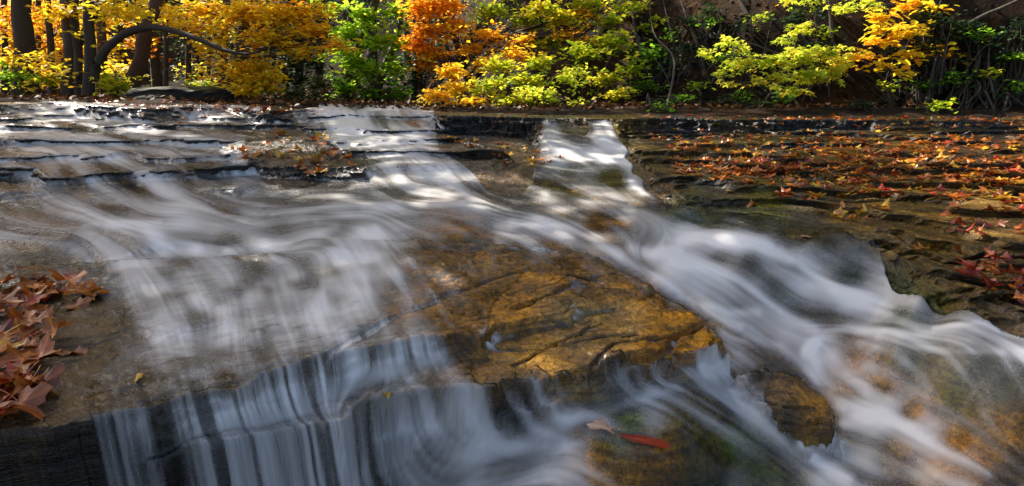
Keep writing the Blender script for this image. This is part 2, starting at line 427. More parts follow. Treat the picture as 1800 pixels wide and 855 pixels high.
# ------------------------------------------------------------------ material helpers
class NT:
    def __init__(s, name):
        s.m = bpy.data.materials.new(name); s.m.use_nodes = True
        s.t = s.m.node_tree; s.t.nodes.clear()
        s.out = s.t.nodes.new('ShaderNodeOutputMaterial')
    def n(s, kind, **kw):
        nd = s.t.nodes.new('ShaderNode' + kind)
        for k, v in kw.items():
            if k in ('ins',):
                for kk, vv in v.items():
                    if isinstance(vv, bpy.types.NodeSocket): s.t.links.new(vv, nd.inputs[kk])
                    else: nd.inputs[kk].default_value = vv
            else: setattr(nd, k, v)
        return nd
    def l(s, a, b): s.t.links.new(a, b)
    def ramp(s, fac, stops, interp='LINEAR'):
        r = s.n('ValToRGB'); r.color_ramp.interpolation = interp
        e = r.color_ramp.elements
        while len(e) < len(stops): e.new(.5)
        for el, (p, c) in zip(e, stops):
            el.position = p; el.color = (c if len(c) == 4 else (*c, 1)) if not isinstance(c, (int, float)) else (c, c, c, 1)
        s.l(fac, r.inputs[0]); return r.outputs[0]
    def noise(s, vec, scale, detail=5, rough=.6, dist=0):
        nd = s.n('TexNoise', ins={'Scale': scale, 'Detail': detail, 'Roughness': rough, 'Distortion': dist})
        if vec is not None: s.l(vec, nd.inputs['Vector'])
        return nd.outputs['Fac']
    def math(s, op, a, b=None, c=None, clamp=False):
        nd = s.n('Math', operation=op, use_clamp=clamp)
        for i, v in enumerate([a, b, c]):
            if v is None: continue
            if isinstance(v, (int, float)): nd.inputs[i].default_value = v
            else: s.l(v, nd.inputs[i])
        return nd.outputs[0]
    def mix(s, f, a, b, mode='MIX'):
        nd = s.n('MixRGB', blend_type=mode)
        for k, v in ((0, f), (1, a), (2, b)):
            if isinstance(v, bpy.types.NodeSocket): s.l(v, nd.inputs[k])
            elif k == 0: nd.inputs[0].default_value = v
            else: nd.inputs[k].default_value = (*v, 1)
        return nd.outputs[0]
    def attr(s, name):
        return s.n('Attribute', attribute_name=name)
    def bump(s, h, strength, dist, prev=None):
        b = s.n('Bump', ins={'Strength': strength, 'Distance': dist, 'Height': h})
        if prev is not None: s.l(prev, b.inputs['Normal'])
        return b.outputs[0]
    def pos(s, sc=(1, 1, 1)):
        g = s.n('NewGeometry'); mp = s.n('Mapping'); mp.inputs['Scale'].default_value = sc
        s.l(g.outputs['Position'], mp.inputs[0]); return mp.outputs[0]

def rock_material():
    k = NT('wet_rock')
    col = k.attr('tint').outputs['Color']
    p = k.pos(); ps = k.pos((1, 1, 7))
    n1 = k.noise(p, 14, 6, .65); n2 = k.noise(p, 70, 4, .7); n3 = k.noise(ps, 9, 5, .6)
    n4 = k.noise(p, 260, 2, .6)
    c = k.mix(1.0, col, k.ramp(n1, [(.30, .35), (.5, .95), (.7, 1.7)]), 'MULTIPLY')
    c = k.mix(1.0, c, k.ramp(n2, [(.32, .45), (.5, 1.0), (.68, 1.6)]), 'MULTIPLY')
    c = k.mix(.6, c, k.ramp(n4, [(.35, .4), (.65, 1.7)]), 'MULTIPLY')
    # bedding: thin layers that show on every broken face
    pz = k.pos((1.2, 1.2, 75)); bed = k.noise(pz, 1.0, 4, .65)
    c = k.mix(.75, c, k.ramp(bed, [(.36, .25), (.5, .9), (.64, 1.5)]), 'MULTIPLY')
    # greyer where the algae has worn off
    w = k.ramp(k.noise(p, 5.5, 4, .6), [(.52, 0.), (.68, 1.)])
    c = k.mix(k.math('MULTIPLY', w, .22), c, (.05, .040, .028))
    h = k.math('ADD', k.math('MULTIPLY', n1, .5), k.math('ADD', k.math('MULTIPLY', n2, .3), k.math('MULTIPLY', n3, .6)))
    h = k.math('ADD', h, k.math('MULTIPLY', bed, .6))
    nb = k.bump(h, .9, .016)
    nb = k.bump(n4, .7, .005, nb)
    rg = k.ramp(n2, [(.35, .16), (.7, .5)])
    b = k.n('BsdfPrincipled', ins={'Base Color': c, 'Roughness': rg, 'Normal': nb, 'Specular IOR Level': .38, 'Coat Weight': .12, 'Coat Roughness': .10, 'Coat IOR': 1.33})
    k.l(b.outputs[0], k.out.inputs[0])
    return k.m
M_rock = rock_material()

def water_material():
    k = NT('silky_water')
    foam = k.attr('foam').outputs['Fac']; st = k.attr('streak').outputs['Fac']
    depth = k.attr('deep').outputs['Fac']
    p = k.pos()
    rip = k.noise(p, 22, 3, .6, .4)
    nb = k.bump(st, .22, .012)
    nb = k.bump(rip, .15, .006, nb)
    # clear film: see the bed through it, mirror the wood at a slant
    tint = k.mix(depth, (.97, .97, .95), (.66, .70, .46))
    tr = k.n('BsdfTransparent', ins={'Color': tint})
    gl = k.n('BsdfGlossy', ins={'Roughness': .2, 'Normal': nb, 'Color': (.55, .55, .57, 1)})
    fr = k.n('Fresnel', ins={'IOR': 1.33, 'Normal': nb})
    film = k.n('MixShader'); k.l(fr.outputs[0], film.inputs[0]); k.l(tr.outputs[0], film.inputs[1]); k.l(gl.outputs[0], film.inputs[2])
    fb = k.n('BsdfPrincipled', ins={'Base Color': (.86, .83, .80, 1), 'Roughness': .55, 'Normal': nb, 'Specular IOR Level': .5})
    tl = k.n('BsdfTranslucent', ins={'Color': (.8, .82, .85, 1), 'Normal': nb})
    fm = k.n('MixShader', ins={0: .25}); k.l(fb.outputs[0], fm.inputs[1]); k.l(tl.outputs[0], fm.inputs[2])
    mx = k.n('MixShader'); k.l(foam, mx.inputs[0]); k.l(film.outputs[0], mx.inputs[1]); k.l(fm.outputs[0], mx.inputs[2])
    k.l(mx.outputs[0], k.out.inputs[0])
    return k.m
M_water = water_material()

def leaf_material(name, cols, trans=.5, gloss=.0, spots=False):
    """cols: ramp of leaf colours driven by each leaf's own random value"""
    k = NT(name)
    lc = k.attr('lc').outputs['Fac']
    c = k.ramp(lc, [(i / (len(cols) - 1), x) for i, x in enumerate(cols)])
    d = k.n('BsdfPrincipled', ins={'Base Color': c, 'Roughness': .55, 'Specular IOR Level': .15})
    t = k.n('BsdfTranslucent', ins={'Color': c})
    m = k.n('MixShader', ins={0: trans}); k.l(d.outputs[0], m.inputs[1]); k.l(t.outputs[0], m.inputs[2])
    k.l(m.outputs[0], k.out.inputs[0])
    return k.m
def fallen_material(name, a, b, dark):
    k = NT(name)
    tc = k.n('TexCoord'); mp = k.n('Mapping'); k.l(tc.outputs['Object'], mp.inputs[0])
    oi = k.n('ObjectInfo')
    k.l(oi.outputs['Random'], mp.inputs['Location'])
    v = mp.outputs[0]
    n1 = k.noise(v, 28, 4, .65); n2 = k.noise(v, 130, 2, .6)
    c = k.mix(k.ramp(n1, [(.38, 0.), (.62, 1.)]), a, b)
    c = k.mix(k.ramp(n2, [(.56, 0.), (.66, .85)]), c, dark)
    c = k.mix(k.ramp(oi.outputs['Random'], [(0, 0.), (1, .7)]), c, dark)
    veins = k.attr('vein').outputs['Fac']
    c = k.mix(k.math('MULTIPLY', veins, .35), c, tuple(min(1, x * 1.8 + .03) for x in a))
    nb = k.bump(k.math('ADD', n1, veins), .35, .003)
    d = k.n('BsdfPrincipled', ins={'Base Color': c, 'Roughness': .24, 'Normal': nb, 'Specular IOR Level': .6})
    t = k.n('BsdfTranslucent', ins={'Color': c})
    m = k.n('MixShader', ins={0: .22}); k.l(d.outputs[0], m.inputs[1]); k.l(t.outputs[0], m.inputs[2])
    k.l(m.outputs[0], k.out.inputs[0])
    return k.m
def bark_material(name, a, b):
    k = NT(name)
    p = k.pos((1, 1, .22)); n = k.noise(p, 26, 5, .7); m_ = k.noise(k.pos(), 3, 3, .6)
    c = k.mix(n, a, b)
    c = k.mix(k.ramp(m_, [(.5, 0.), (.7, .5)]), c, (.05, .06, .02))
    d = k.n('BsdfPrincipled', ins={'Base Color': c, 'Roughness': .85, 'Normal': k.bump(n, .8, .02)})
    k.l(d.outputs[0], k.out.inputs[0]); return k.m
M_bark = bark_material('dark_bark', (.018, .012, .009), (.07, .048, .035))
M_bark2 = bark_material('red_brown_bark', (.05, .022, .012), (.14, .07, .04))

def litter_material(name):
    k = NT(name)
    p = k.pos()
    n0 = k.noise(p, 1.1, 5, .6); n1 = k.noise(p, 9, 6, .7)
    vo = k.n('TexVoronoi', ins={'Scale': 13.0, 'Randomness': 1.0}); k.l(p, vo.inputs['Vector'])
    sep = k.n('SeparateColor'); k.l(vo.outputs['Color'], sep.inputs[0])
    lf = k.ramp(sep.outputs[0], [(.0, (.018, .011, .006)), (.45, (.035, .019, .009)), (.75, (.06, .027, .011)), (.95, (.10, .045, .014))])
    c = k.mix(k.ramp(n0, [(.4, 0.), (.6, .6)]), (.012, .008, .005), lf)
    c = k.mix(k.ramp(n1, [(.45, 0.), (.7, .5)]), c, (.012, .009, .006))
    b = k.n('BsdfPrincipled', ins={'Base Color': c, 'Roughness': .9, 'Specular IOR Level': .1, 'Normal': k.bump(n1, .9, .08)})
    k.l(b.outputs[0], k.out.inputs[0]); return k.m
M_litter = litter_material('leaf_litter_soil')

# ------------------------------------------------------------------ colour of the rock, by place
def idw(ctrl, qx, qy, power=3.0, eps=12.0):
    num = 0; den = 0
    for c in ctrl:
        v = np.array(c[2:], float)
        w = 1.0 / ((qx - c[0]) ** 2 + (qy - c[1]) ** 2 + eps ** 2) ** (power / 2)
        num = num + w[..., None] * v; den = den + w
    return num / den[..., None]
cx_, cy_ = GX[::4, ::4], GY[::4, ::4]
# coarse evaluation in pixel-like coordinates
def coarse_eval(ctrl, power=3.0, eps=15.0, sj=5):
    px = PX[::sj, ::5].astype(np.float32); py = PY[::sj, ::5].astype(np.float32)
    a = idw(ctrl, px, py, power, eps)
    J, I = a.shape[:2]
    fi = np.arange(NU) / 5.0; fj = np.arange(NV) / float(sj)
    i0 = np.minimum(fi.astype(int), I - 2); j0 = np.minimum(fj.astype(int), J - 2)
    tu = np.clip(fi - i0, 0, 1)[None, :, None]; tv = np.clip(fj - j0, 0, 1)[:, None, None]
    r0 = a[j0][:, i0] * (1 - tu) + a[j0][:, i0 + 1] * tu
    r1 = a[j0 + 1][:, i0] * (1 - tu) + a[j0 + 1][:, i0 + 1] * tu
    return r0 * (1 - tv) + r1 * tv
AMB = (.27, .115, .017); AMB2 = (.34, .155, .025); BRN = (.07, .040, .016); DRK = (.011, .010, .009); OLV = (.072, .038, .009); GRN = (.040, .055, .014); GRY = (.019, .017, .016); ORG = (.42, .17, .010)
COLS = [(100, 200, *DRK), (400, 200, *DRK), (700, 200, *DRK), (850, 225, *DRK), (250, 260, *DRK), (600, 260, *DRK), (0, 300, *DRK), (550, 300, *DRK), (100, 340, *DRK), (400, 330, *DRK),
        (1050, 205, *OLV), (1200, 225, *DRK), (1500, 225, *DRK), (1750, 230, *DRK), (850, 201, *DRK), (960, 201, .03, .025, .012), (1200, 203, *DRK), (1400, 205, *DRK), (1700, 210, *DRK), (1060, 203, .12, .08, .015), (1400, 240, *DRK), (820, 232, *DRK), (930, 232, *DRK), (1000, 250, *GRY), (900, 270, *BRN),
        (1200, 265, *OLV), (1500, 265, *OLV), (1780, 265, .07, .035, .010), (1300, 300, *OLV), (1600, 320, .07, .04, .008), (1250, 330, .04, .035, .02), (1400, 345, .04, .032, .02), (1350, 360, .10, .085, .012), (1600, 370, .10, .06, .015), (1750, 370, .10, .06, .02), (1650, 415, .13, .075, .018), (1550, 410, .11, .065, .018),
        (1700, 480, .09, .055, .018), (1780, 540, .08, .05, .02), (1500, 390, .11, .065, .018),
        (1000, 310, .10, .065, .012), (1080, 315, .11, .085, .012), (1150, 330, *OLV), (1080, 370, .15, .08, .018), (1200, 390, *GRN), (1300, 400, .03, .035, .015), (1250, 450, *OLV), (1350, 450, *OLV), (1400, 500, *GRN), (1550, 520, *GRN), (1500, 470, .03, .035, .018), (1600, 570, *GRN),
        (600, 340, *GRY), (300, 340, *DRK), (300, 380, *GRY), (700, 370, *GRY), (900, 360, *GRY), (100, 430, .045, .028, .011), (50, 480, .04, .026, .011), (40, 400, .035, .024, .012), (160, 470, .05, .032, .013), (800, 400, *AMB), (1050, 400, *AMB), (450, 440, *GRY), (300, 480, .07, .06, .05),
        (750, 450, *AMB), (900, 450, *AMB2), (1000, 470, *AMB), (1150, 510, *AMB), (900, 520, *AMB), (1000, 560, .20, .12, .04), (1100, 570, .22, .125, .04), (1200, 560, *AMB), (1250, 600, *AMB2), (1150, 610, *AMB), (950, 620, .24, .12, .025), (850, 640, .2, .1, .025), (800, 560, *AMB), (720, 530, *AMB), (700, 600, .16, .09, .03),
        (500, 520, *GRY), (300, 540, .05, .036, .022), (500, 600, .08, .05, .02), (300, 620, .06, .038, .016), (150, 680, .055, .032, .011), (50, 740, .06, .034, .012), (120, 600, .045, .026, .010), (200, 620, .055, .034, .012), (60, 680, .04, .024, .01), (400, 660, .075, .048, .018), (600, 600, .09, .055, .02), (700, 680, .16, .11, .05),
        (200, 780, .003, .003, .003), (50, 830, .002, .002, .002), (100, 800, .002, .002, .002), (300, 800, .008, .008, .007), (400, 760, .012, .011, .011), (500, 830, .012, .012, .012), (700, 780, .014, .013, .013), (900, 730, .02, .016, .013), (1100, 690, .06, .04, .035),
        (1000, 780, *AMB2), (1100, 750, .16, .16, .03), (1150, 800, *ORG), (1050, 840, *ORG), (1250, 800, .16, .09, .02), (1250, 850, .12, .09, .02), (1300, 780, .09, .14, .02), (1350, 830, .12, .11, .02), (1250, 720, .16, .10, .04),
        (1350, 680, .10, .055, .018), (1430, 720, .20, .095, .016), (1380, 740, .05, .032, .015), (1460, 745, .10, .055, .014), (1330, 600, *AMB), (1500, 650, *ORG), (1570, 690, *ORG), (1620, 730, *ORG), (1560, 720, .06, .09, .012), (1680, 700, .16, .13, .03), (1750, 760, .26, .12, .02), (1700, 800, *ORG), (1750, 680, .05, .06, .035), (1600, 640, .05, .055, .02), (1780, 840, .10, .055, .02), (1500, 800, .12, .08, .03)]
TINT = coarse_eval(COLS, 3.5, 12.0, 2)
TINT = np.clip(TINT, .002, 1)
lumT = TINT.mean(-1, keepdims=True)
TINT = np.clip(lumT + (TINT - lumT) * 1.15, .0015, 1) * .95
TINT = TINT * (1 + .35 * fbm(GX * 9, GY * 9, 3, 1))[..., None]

# ------------------------------------------------------------------ flow and foam
ARROWS = [(30, 200, 60, 215), (110, 180, 150, 215), (150, 225, 230, 245), (280, 240, 380, 252), (420, 235, 470, 240), (60, 260, 130, 262), (0, 250, 60, 275), (500, 210, 530, 230), (600, 205, 600, 240), (660, 205, 680, 245), (720, 210, 760, 250), (640, 270, 700, 285), (760, 270, 860, 290), (350, 275, 450, 278),
          (100, 305, 112, 325), (300, 302, 312, 325), (420, 298, 440, 320), (700, 298, 712, 322), (800, 295, 815, 318), (560, 330, 640, 335), (250, 345, 285, 375), (450, 350, 520, 360), (60, 350, 90, 380), (750, 335, 830, 345),
          (960, 212, 968, 250), (1060, 212, 1072, 250), (1000, 260, 1040, 275), (1100, 265, 1160, 280), (900, 300, 960, 330), (1000, 300, 1060, 335), (1100, 320, 1150, 360), (1200, 288, 1120, 290),
          (900, 340, 980, 355), (1000, 370, 1080, 400), (1150, 380, 1220, 410), (1280, 390, 1370, 420), (1400, 410, 1500, 440), (1530, 410, 1590, 480),
          (100, 400, 170, 402), (220, 405, 290, 430), (360, 440, 430, 435), (300, 390, 380, 388), (500, 390, 570, 380), (520, 430, 590, 410), (620, 380, 700, 370), (760, 370, 840, 374), (900, 395, 990, 415), (1040, 440, 1110, 475), (1150, 490, 1220, 540), (1260, 570, 1330, 610),
          (50, 440, 120, 445), (200, 480, 215, 540), (350, 490, 380, 550), (450, 490, 460, 560), (250, 580, 270, 640), (400, 590, 400, 660), (550, 500, 555, 570), (550, 590, 565, 640), (650, 450, 690, 520), (700, 520, 750, 580), (780, 450, 840, 500), (900, 460, 970, 510), (850, 560, 890, 590), (1000, 510, 1060, 550), (1100, 560, 1160, 600), (1000, 590, 1060, 630), (900, 620, 940, 660), (700, 620, 720, 680),
          (200, 740, 208, 800), (300, 720, 315, 790), (400, 700, 425, 780), (500, 670, 525, 750), (600, 640, 625, 710), (700, 625, 720, 680), (250, 820, 255, 855), (400, 800, 410, 850), (550, 770, 570, 845), (650, 740, 680, 830), (750, 710, 790, 800), (850, 700, 880, 770), (950, 695, 980, 750), (1050, 670, 1085, 715), (1150, 645, 1180, 680), (1230, 625, 1250, 655), (640, 700, 600, 730),
          (900, 830, 1000, 800), (850, 855, 940, 835), (1000, 745, 1100, 730), (1050, 770, 1160, 800), (1050, 820, 1150, 860), (1180, 700, 1280, 750), (1250, 770, 1350, 830), (1300, 840, 1360, 870),
          (1200, 430, 1260, 428), (1300, 440, 1380, 460), (1410, 480, 1480, 530), (1520, 550, 1620, 565), (1200, 465, 1280, 500), (1330, 520, 1400, 570), (1150, 430, 1110, 460), (1290, 600, 1360, 620), (1250, 640, 1300, 690), (1600, 520, 1690, 550), (1700, 560, 1800, 590), (1250, 590, 1270, 640),
          (1440, 600, 1500, 588), (1530, 590, 1620, 605), (1680, 615, 1780, 635), (1650, 590, 1760, 592), (1430, 640, 1450, 690), (1480, 705, 1530, 740), (1550, 625, 1640, 670), (1600, 690, 1660, 740), (1680, 650, 1740, 730), (1750, 700, 1780, 780), (1650, 770, 1750, 820), (1520, 750, 1600, 780), (1620, 790, 1720, 840), (1420, 790, 1480, 850), (1360, 650, 1440, 710), (1380, 700, 1450, 740)]
fx = []
for a, b, c, d in ARROWS:
    fx.append((a, b, (c - a) / math.hypot(c - a, d - b), (d - b) / math.hypot(c - a, d - b)))
flow = coarse_eval(fx, 3.0, 15.0)
# pixel direction -> grid index direction through the local jacobian
dpx_i = np.gradient(PX, axis=1); dpy_i = np.gradient(PY, axis=1)
Zs_ = Z
def blur(a, r, n=2):
    r = int(r)
    if r < 1: return a
    for _ in range(n):
        for ax in (0, 1):
            pad = [(0, 0)] * a.ndim; pad[ax] = (r + 1, r)
            b = np.cumsum(np.pad(a, pad, 'edge'), axis=ax)
            sl1 = [slice(None)] * a.ndim; sl2 = [slice(None)] * a.ndim
            sl1[ax] = slice(2 * r + 1, None); sl2[ax] = slice(0, -(2 * r + 1))
            a = (b[tuple(sl1)] - b[tuple(sl2)]) / (2 * r + 1)
    return a
ZB = blur(Z, 10, 2)
BPX, BPY = project(GX, GY, ZB)
a11 = np.gradient(BPX, axis=1); a12 = np.gradient(BPX, axis=0); a21 = np.gradient(BPY, axis=1); a22 = np.gradient(BPY, axis=0)
a22 = np.minimum(a22, -.12)
det = a11 * a22 - a12 * a21
det = np.where(np.abs(det) < .05, -.05, det)
fi_ = (flow[..., 0] * a22 - flow[..., 1] * a12) / det
fj_ = (-flow[..., 0] * a21 + flow[..., 1] * a11) / det
nn = np.hypot(fi_, fj_) + 1e-6
fi_ = blur(fi_ / nn, 3); fj_ = blur(fj_ / nn, 3)
nn = np.hypot(fi_, fj_) + 1e-6; fi_ /= nn; fj_ /= nn

# line integral convolution of noise along the flow, half resolution for the walk
def norm01(a, lo=2, hi=98):
    l, h = np.percentile(a[::7, ::7], [lo, hi]); return np.clip((a - l) / (h - l), 0, 1)
n_f = rng.random((NV, NU)); n_m = blur(rng.random((NV, NU)), 2, 1); n_c = blur(rng.random((NV, NU)), 7, 2)
base_n = (n_f - .5) * .55 + (n_m - n_m.mean()) / n_m.std() * .30 + (n_c - n_c.mean()) / n_c.std() * .38
base_n = base_n.astype(np.float32)
def lic(src, steps, h):
    J, I = np.meshgrid(np.arange(NV, dtype=np.float32), np.arange(NU, dtype=np.float32), indexing='ij')
    acc = src.copy(); wsum = 1.0
    for sgn in (1, -1):
        x = I.copy(); y = J.copy()
        for s_ in range(steps):
            ix = np.clip(x.astype(np.int32), 0, NU - 1); iy = np.clip(y.astype(np.int32), 0, NV - 1)
            x += sgn * h * fi32[iy, ix]; y += sgn * h * fj32[iy, ix]
            x0 = np.clip(x, 0, NU - 1.01); y0 = np.clip(y, 0, NV - 1.01)
            ix = x0.astype(np.int32); iy = y0.astype(np.int32); a = x0 - ix; b = y0 - iy
            w = math.cos(s_ / steps * math.pi / 2)
            v = (src[iy, ix] * (1 - a) + src[iy, ix + 1] * a) * (1 - b) + (src[iy + 1, ix] * (1 - a) + src[iy + 1, ix + 1] * a) * b
            acc += w * v; wsum += w
    return acc / wsum
fi32 = fi_.astype(np.float32); fj32 = fj_.astype(np.float32)
L1_ = lic(base_n, 26, 1.8)
L2_ = lic(blur(rng.random((NV, NU)), 14, 2).astype(np.float32), 26, 3.0)
STREAK = norm01(L1_); BROAD = norm01(L2_)

DENS = [  # px, py, foam density 0..1
    (20, 190, .10), (120, 185, .55), (200, 200, .45), (60, 215, .15), (180, 245, .45), (60, 260, .45), (20, 290, .35), (300, 215, .10), (420, 215, .08), (500, 215, .6), (520, 235, .45), (330, 255, .55), (230, 262, .5), (60, 235, .35), (470, 262, .05), (560, 270, .1), (250, 280, .3), (430, 280, .25),
    (620, 205, .65), (660, 230, .7), (720, 215, .75), (740, 240, .7), (620, 260, .5), (720, 275, .6), (820, 285, .5), (780, 255, .15), (850, 225, .0), (880, 270, .0), (950, 280, .1), (890, 215, .0),
    (100, 313, .55), (200, 310, .5), (330, 308, .3), (420, 305, .7), (470, 305, .6), (550, 302, .0), (620, 302, .0), (700, 303, .7), (800, 300, .7), (860, 300, .45), (20, 315, .1),
    (100, 340, .25), (200, 335, .55), (300, 340, .6), (60, 390, .4), (180, 360, .5), (400, 335, .35), (500, 335, .45), (650, 335, .5), (800, 330, .4), (850, 345, .4), (30, 360, .4), (150, 370, .55), (300, 370, .6), (450, 370, .6), (600, 365, .55), (560, 350, .3),
    (962, 212, .85), (1005, 215, .0), (1005, 232, .05), (1035, 215, .1), (1062, 212, .9), (1085, 214, .5), (972, 240, .85), (1020, 245, .2), (1070, 245, .85), (940, 225, .0), (1030, 262, .5), (960, 268, .55), (1000, 272, .8), (1050, 274, .9), (1100, 275, .7), (1135, 276, .4), (935, 262, .05), (1145, 262, .02), (1120, 250, .12), (1130, 258, .1), (1180, 283, .4), (910, 215, .0), (1108, 213, .0), (1112, 235, .05), (1135, 245, .0), (1200, 289, .5), (1000, 305, .12), (1080, 315, .05), (940, 320, .3), (1150, 335, .12), (1000, 345, .2), (1080, 360, .3), (1180, 390, .3), (1120, 400, .25),
    (900, 345, .3), (950, 370, .3), (850, 370, .5), (700, 375, .6), (50, 400, .35), (100, 430, .3), (60, 465, .12), (180, 400, .6), (200, 440, .35), (270, 425, .85), (350, 430, .6), (380, 400, .4), (450, 400, .35), (400, 430, .25), (500, 425, .3), (560, 440, .6), (600, 450, .6), (650, 410, .6), (700, 400, .45), (770, 405, .3), (760, 390, .4), (850, 390, .3), (880, 395, .65), (950, 400, .7), (860, 412, .2), (1000, 390, .4), (1050, 400, .1),
    (300, 480, .4), (400, 480, .4), (500, 480, .5), (600, 490, .7), (680, 480, .6), (250, 520, .6), (350, 540, .62), (450, 540, .6), (550, 540, .62), (640, 540, .7), (700, 520, .4), (200, 560, .25), (300, 600, .6), (400, 600, .6), (500, 600, .5), (600, 590, .45), (230, 640, .25), (330, 660, .4), (450, 650, .28), (550, 620, .3), (640, 600, .4), (130, 600, .08), (100, 660, .03), (50, 740, .03), (150, 700, .05), (250, 690, .12), (400, 680, .06),
    (760, 460, .12), (800, 440, .08), (900, 460, .02), (1000, 470, .05), (850, 520, .08), (950, 540, .15), (820, 580, .05), (1000, 520, .2), (1080, 570, .12), (1150, 540, .02), (1200, 580, .02), (1250, 600, .03), (1100, 620, .02), (950, 620, .03), (900, 600, .12), (850, 650, .06), (780, 600, .1), (720, 640, .25), (760, 560, .12), (700, 570, .2), (740, 500, .2),
    (1050, 430, .5), (1090, 460, .6), (1000, 410, .8), (1150, 460, .3), (1130, 420, .25), (1180, 440, .5), (1180, 490, .65),
    (180, 760, .12), (250, 740, .3), (340, 740, .6), (420, 720, .8), (500, 700, .85), (580, 680, .85), (680, 650, .85), (740, 620, .75), (620, 660, .8), (100, 790, .02), (50, 830, .03), (20, 780, .0), (150, 840, .04), (250, 830, .12), (320, 830, .15), (400, 830, .65), (500, 810, .7), (580, 800, .7), (660, 780, .75), (740, 760, .65), (820, 740, .5), (740, 820, .25), (800, 800, .2), (880, 720, .2), (920, 760, .26), (960, 720, .22), (900, 790, .4), (1040, 690, .3), (1100, 670, .35), (1150, 655, .4), (1200, 640, .1),
    (650, 715, .4), (620, 700, .4), (700, 690, .35), (760, 680, .15),
    (850, 840, .55), (900, 820, .6), (960, 800, .35), (1000, 830, .3), (950, 855, .5), (980, 750, .4), (1050, 730, .35), (1020, 770, .12), (1100, 760, .15), (1100, 830, .08), (1180, 790, .05), (1060, 800, .05), (1130, 850, .04), (1210, 850, .05), (1150, 720, .45), (1250, 700, .4), (1220, 740, .25), (1300, 760, .3), (1250, 820, .06), (1330, 840, .15), (1350, 790, .3), (1400, 830, .25), (1200, 680, .5), (1290, 640, .6),
    (1340, 660, .1), (1400, 700, .05), (1440, 735, .02), (1330, 700, .2), (1400, 750, .02), (1320, 620, .5), (1380, 640, .3), (1410, 660, .25), (1250, 560, .3), (1330, 580, .5), (1380, 590, .45), (1280, 530, .4), (1220, 510, .45),
    (1200, 420, .6), (1250, 440, .5), (1300, 430, .4), (1350, 440, .4), (1260, 465, .2), (1320, 470, .12), (1300, 500, .15), (1400, 460, .35), (1420, 500, .45), (1500, 550, .5), (1450, 540, .25), (1360, 520, .15), (1400, 560, .25), (1600, 560, .4), (1500, 490, .12), (1550, 450, .12), (1600, 510, .25), (1450, 420, .12), (1250, 390, .2), (1330, 395, .12), (1400, 400, .08), (1700, 560, .4), (1750, 580, .35), (1570, 530, .3), (1560, 430, .25),
    (1450, 610, .6), (1520, 600, .8), (1600, 610, .6), (1700, 620, .7), (1790, 645, .75), (1700, 595, .45), (1780, 610, .4), (1500, 640, .1), (1560, 640, .08), (1640, 650, .3), (1730, 670, .3), (1780, 690, .2), (1600, 680, .12), (1550, 690, .08), (1650, 720, .12), (1700, 740, .15), (1600, 740, .05), (1680, 790, .05), (1780, 760, .1), (1780, 830, .12), (1730, 810, .1),
    (1440, 650, .8), (1470, 690, .7), (1510, 730, .7), (1540, 750, .75), (1600, 780, .5), (1500, 790, .3), (1450, 780, .4), (1680, 840, .35), (1560, 820, .25), (1460, 830, .6), (1500, 855, .55),
    (1200, 300, .0), (1300, 330, .0), (1500, 330, .0), (1500, 250, .0), (1700, 350, .0), (1700, 450, .0), (1700, 500, .0), (1500, 380, .0), (1800, 540, .0), (1300, 360, .05)]
dens = coarse_eval(DENS, 3.2, 9.0, 2)[..., 0]
STROKES = [  # polyline of pixels, half width, strength
    ([(1010, 283), (1150, 288), (1260, 291)], 4, .7), ([(955, 208), (962, 235), (985, 262), (1030, 278)], 10, .5), ([(1060, 208), (1066, 240), (1090, 262), (1130, 277)], 12, .5), ([(1078, 212), (1075, 240)], 4, .5),
    ([(640, 372), (730, 364), (830, 368), (900, 384), (950, 393), (1020, 420), (1080, 452), (1150, 492), (1220, 545), (1300, 585)], 5, .45),
    ([(900, 397), (980, 400), (1040, 422), (1090, 455)], 6, .5), ([(560, 400), (640, 385), (700, 366)], 7, .4), ([(200, 405), (255, 412), (290, 440), (345, 446)], 9, .6), ([(150, 402), (200, 400), (280, 402)], 5, .4),
    ([(400, 447), (520, 440), (590, 410)], 6, .4), ([(480, 382), (600, 369), (700, 361)], 4, .4), ([(640, 420), (600, 440), (560, 470)], 10, .3),
    ([(660, 410), (690, 470), (720, 540)], 6, .3), ([(720, 460), (760, 520), (800, 590)], 4, .25), ([(640, 470), (650, 540), (680, 600)], 7, .3),
    ([(1200, 432), (1240, 424), (1330, 438), (1400, 468), (1470, 522), (1560, 556)], 9, .4), ([(1190, 465), (1250, 485), (1320, 522), (1385, 565), (1430, 590)], 8, .45), ([(1600, 515), (1660, 530), (1730, 560), (1800, 588)], 8, .45), ([(1530, 408), (1570, 440), (1590, 480)], 5, .35),
    ([(1418, 632), (1440, 606), (1490, 590), (1560, 597), (1640, 612), (1720, 622), (1800, 642)], 7, .6), ([(1540, 606), (1600, 625), (1680, 636), (1760, 634)], 4, .4), ([(1640, 592), (1720, 584), (1800, 597)], 4, .5),
    ([(1422, 632), (1436, 668), (1475, 712), (1520, 745)], 9, .5), ([(1485, 752), (1540, 748), (1590, 770), (1650, 805), (1730, 850)], 9, .4), ([(1412, 782), (1440, 812), (1490, 850)], 8, .5), ([(1310, 600), (1370, 618), (1420, 665), (1480, 728)], 6, .35),
    ([(1140, 690), (1230, 690), (1300, 745), (1380, 810), (1440, 860)], 9, .25), ([(1000, 742), (1100, 712), (1190, 692)], 8, .3), ([(830, 850), (900, 822), (990, 800)], 14, .25), ([(1270, 595), (1300, 625)], 12, .4), ([(1110, 445), (1150, 455), (1190, 450)], 8, .4), ([(1240, 660), (1290, 640)], 10, .4), ([(1150, 500), (1200, 530), (1280, 560), (1330, 560)], 6, .35),
    ([(1110, 325), (1130, 345), (1150, 358)], 4, .4), ([(950, 305), (920, 320), (960, 345)], 5, .3), ([(855, 600), (870, 590)], 8, .45), ([(1000, 545), (1015, 530)], 8, .45)]
